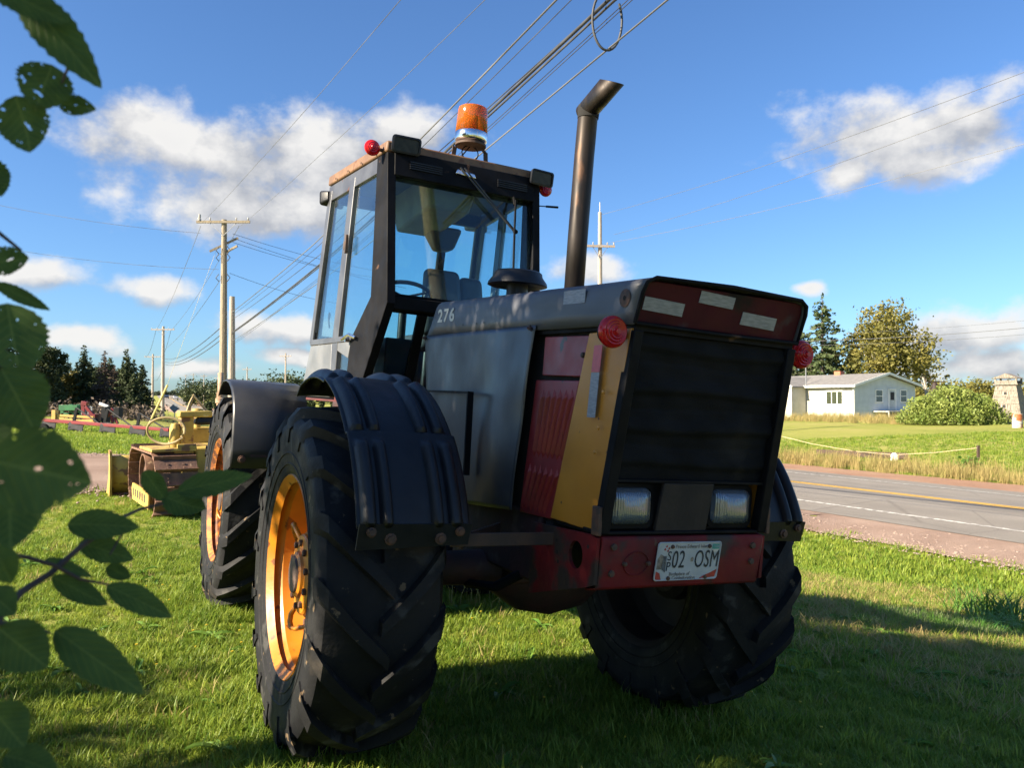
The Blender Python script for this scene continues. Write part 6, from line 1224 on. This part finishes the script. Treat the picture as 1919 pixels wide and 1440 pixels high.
b = MB(); leafmat('yellow_flower', (.65,.48,.04), (.75,.58,.06), .3, .6, 5)
for k in range(60):
    Y = r.uniform(3.4,6.5); g = on_ground(r.uniform(150,1700), Y); c = g+Vector((0,0,r.uniform(.05,.09))); q = r.uniform(.004,.008); b.lathe([(.0005,.003),(q,.004),(q*.8,0),(.0005,-.002)],c=tuple(c),ax=2,n=7)
struct(b.build('yellow_flowers','yellow_flower',None,weld=False),'stuff','tiny yellow flowers dotted through the lawn')
# fallen leaves
leafmat('fallen_leaf', (.20,.10,.04), (.30,.16,.07), .2, .7, 30)

# ================================================================ APPLE TREE AT THE CAMERA'S LEFT, SHADE TREES
leafmat('apple_leaf', (.050,.095,.018), (.085,.145,.030), .42, .62, 3, veins=True); leafmat('apple_leaf_eaten', (.055,.10,.018), (.095,.155,.032), .42, .62, 3, holes=.70, veins=True); mat('twig', (.06,.045,.035), (.04,.03,.025), 30, .8, bump=.2)
def leaf_mesh(seed, m):
    rr = random.Random(seed); n = 22; V, F = [], []; K = 4
    for i in range(n+1):
        f = i/n; w = .5*math.sin(PI*f**.82)**.75*(1-.10*f); ser = 1+.05*((i % 2)*2-1)*(0 if i in (0,n) else 1)+rr.uniform(-.03,.03)
        for k in range(-K, K+1):
            s = k/K; y = s*w*(ser if abs(k) == K else 1); z = .10*abs(s)*w*1.6+.10*math.sin(f*PI*1.2+seed)+.02*math.sin(f*18+seed)*abs(s); V.append((f-.5, y, z-.05))
    W = 2*K+1
    for i in range(n):
        for k in range(2*K): a = i*W+k; F.append((a,a+1,a+W+1,a+W))
    me = bpy.data.meshes.new('leaf'); me.from_pydata(V,[],F); me.polygons.foreach_set('use_smooth',[True]*len(F)); me.materials.append(MATS[m]); return me
LM = [leaf_mesh(k,'apple_leaf') for k in range(4)]; LE = [leaf_mesh(k+9,'apple_leaf_eaten') for k in range(3)]
AT = thing('apple_tree','leafy apple branches hanging in from the left edge, close to the camera','tree',(-1.95,.35,gz(-1.95,.35)))
AO = Vector(AT.location)
LV = [(112,70,240,84,50,.60,.1,0),(50,2,150,66,22,.58,.3,0),(82,162,112,100,100,.62,.0,1),(42,232,112,98,75,.61,.1,1),(143,197,72,42,10,.64,.2,1),(140,122,28,34,70,.64,.3,1),
 (14,487,80,60,-5,.66,.3,1),(42,556,108,30,28,.68,.2,0),(25,635,165,125,75,.62,.1,1),(35,750,130,120,60,.58,.1,0),(72,884,196,172,15,.43,.05,1),(18,965,130,120,80,.50,.2,0),(192,985,132,60,2,.72,.2,0),(200,1033,100,54,18,.73,.4,0),
 (222,1073,54,32,20,.74,.3,0),(150,1108,118,46,28,.70,.2,0),(262,1128,132,52,30,.72,.2,0),(184,1240,216,80,28,.62,.1,0),(42,1215,116,100,40,.60,.1,0),(16,1362,100,88,60,.58,.2,0),(58,1432,120,66,10,.60,.4,0),
 (402,906,140,54,-14,.84,.3,0),(291,912,72,42,58,.84,.2,0),(345,942,96,58,14,.84,.3,0),(2,1130,66,64,40,.62,.2,0),(130,1065,90,26,24,.70,.5,0),(-30,800,120,100,30,.6,.2,0),(-20,330,90,80,60,.65,.2,0),(5,1060,80,60,70,.55,.3,0)]
for k, (u, v, L, W, ang, D, tilt, eaten) in enumerate(LV):
    c = at(u, v, D); s = D/1520.56; a = R_(ang); xd = Vector((math.cos(a), .25*math.sin(k*2.1), -math.sin(a))).normalized(); view = (c-Vector((0,0,CAM_H))).normalized(); nrm = (-view+Vector((0,0,tilt))+Vector((.25*math.sin(k*1.7),0,0))).normalized()
    yd = nrm.cross(xd).normalized(); nrm = xd.cross(yd); M4 = Matrix((xd*L*s, yd*W*s, nrm*min(L,W)*s)).transposed().to_4x4(); M4.translation = c-AO
    o = link('leaf', (LE[k % 3] if eaten else LM[k % 4]), AT); o.matrix_local = M4
br = MB()
def P_(*q): return [at(*p)-AO for p in q]
br.tube([(0,0,-.2),(.06,.0,.6),(.12,.05,1.2),(.05,.0,1.9),(.15,.1,2.6)],[.09,.075,.06,.045,.02],10)
br.tube([(.10,.03,1.0),(.6,.1,1.05)]+P_((-60,1215,.62),(-8,1165,.63),(40,1110,.66),(95,1075,.69),(150,1026,.71),(225,972,.74),(262,955,.79),(305,945,.83)),[.03,.018,.008,.0035,.003,.0028,.0024,.002,.0017,.0012],6)
br.tube(P_((-8,1036,.63),(50,1045,.66),(100,1060,.68),(150,1086,.70),(206,1097,.72)),[.0022,.002,.0018,.0015,.001],6); br.tube(P_((-8,1168,.6),(60,1174,.61),(95,1188,.62)),[.0022,.0016,.001],6)
br.tube([(.12,.05,1.2),(.7,.12,1.75)]+P_((-40,-60,.6),(20,-12,.6),(60,10,.6)),[.025,.014,.006,.003,.002],6); br.tube(P_((-60,380,.66),(-10,430,.66),(40,470,.67)),[.003,.0018,.0012],6); br.tube(P_((130,120,.63),(110,170,.63),(85,200,.62)),[.0012,.001,.001],5); br.tube([(.05,0,1.5),(.6,.1,1.5)]+P_((-60,720,.6),(10,740,.6)),[.02,.012,.005,.002],6); br.tube(P_((206,1040,.72),(230,1000,.735),(232,975,.74)),[.001,.001,.001],5)
br.build('branch','twig',AT)
def outside(C):      # keep the crown where the photograph does not show it
    y = np.maximum(C[:,1], 0); return (C[:,0] < -.66*y-.22)
r = np.random.default_rng(77); n = 9000; d = r.normal(size=(n,3)); d /= np.linalg.norm(d,axis=1)[:,None]; C = np.array([-1.95,.30,1.75])+d*(r.random((n,1))**.4)*np.array([1.0,.85,1.25]); C = C[outside(C)]
V, F = leaf_quads(C, r.uniform(.030,.048,len(C)), r); np_obj('crown', V-np.array(AO), F, 'apple_leaf', AT)
leafmat('shade_leaf', (.04,.075,.02), (.07,.115,.03), .25, .5, 3)
def shade_tree(label, xy0, blobs, seed, per, ls=.05):
    """tree out of view: crown built from leaf clusters, with trunk and limbs"""
    z0 = gz(*xy0); t = thing('orchard_tree', label, 'tree', (xy0[0],xy0[1],z0), group='trees left of the camera'); r = np.random.default_rng(seed); Cs = []; b = MB()
    o = np.array((xy0[0],xy0[1],z0)); zt = np.mean([c[2] for c, q in blobs]); b.tube([(0,0,-.2),(.04,.02,zt*.35),(0,0,zt*.75)],[.13,.10,.06],10)
    for c, q in blobs:
        c = np.array(c); m = int(per*q[0]*q[1]*q[2]*8); d = r.normal(size=(m,3)); d /= np.linalg.norm(d,axis=1)[:,None]
        ctr = c+d*(r.random((m,1))**.45)*np.array(q); k = 9; Cs.append((ctr[:,None,:]+r.normal(size=(m,k,3))*.075).reshape(-1,3)); b.tube([(0,0,zt*.45),tuple((c-o)*np.array([.5,.5,.85])),tuple(c-o)],[.05,.03,.012],6)
    C = np.concatenate(Cs); C = C[outside(C)]; V, F = leaf_quads(C, r.uniform(.7,1.3,len(C))*ls, r); np_obj('crown', V-o, F, 'shade_leaf', t); b.build('trunk','bark',t); return t
shade_tree('orchard tree just outside the left edge shading the hood', (-4.6,1.6), [((-3.9,2.1,3.75),(.95,.85,.65)),((-4.3,1.3,3.9),(.9,.8,.7)),((-4.6,2.7,4.2),(.7,.6,.5)),((-4.7,1.0,4.5),(.9,.9,.6)),((-4.0,2.0,3.3),(.7,.5,.35)),((-3.7,.7,3.0),(.6,.6,.5)),((-4.5,.3,3.4),(.8,.7,.6)),((-4.3,2.6,4.7),(.6,.5,.4)),((-3.5,1.25,4.75),(.7,.6,.45))], 5, 110)
shade_tree('second orchard tree farther left shading the near grass', (-8.2,.9), [((-7.6,1.25,3.2),(.9,.9,.6)),((-7.7,.45,3.55),(.8,.6,.45)),((-8.6,1.2,3.4),(.9,.9,.6)),((-6.4,1.0,3.1),(.7,.5,.4))], 6, 40)
shade_tree('third tree, added unseen behind the camera to shade the ground there', (-5.4,-1.6), [((-5.2,-1.3,3.2),(1.3,1.2,1.0)),((-5.6,-2.2,3.6),(1.2,1.2,1.0)),((-5.4,-1.6,4.6),(1.1,1.1,.7)),((-4.9,-2.4,2.6),(1.0,1.0,.7))], 8, 20, .06)  # added out of view: shades the lawn that tinted the tractor's front
shade_tree('fourth tree, added unseen to shade the ground farther behind the camera', (-4.6,-5.4), [((-4.4,-5.0,3.2),(1.4,1.3,1.0)),((-4.9,-6.0,3.6),(1.3,1.3,1.0)),((-4.6,-5.4,4.8),(1.2,1.1,.8)),((-3.9,-5.9,2.7),(1.0,1.0,.8))], 9, 20, .06)  # likewise added unseen, keeps warm ground light off the nose
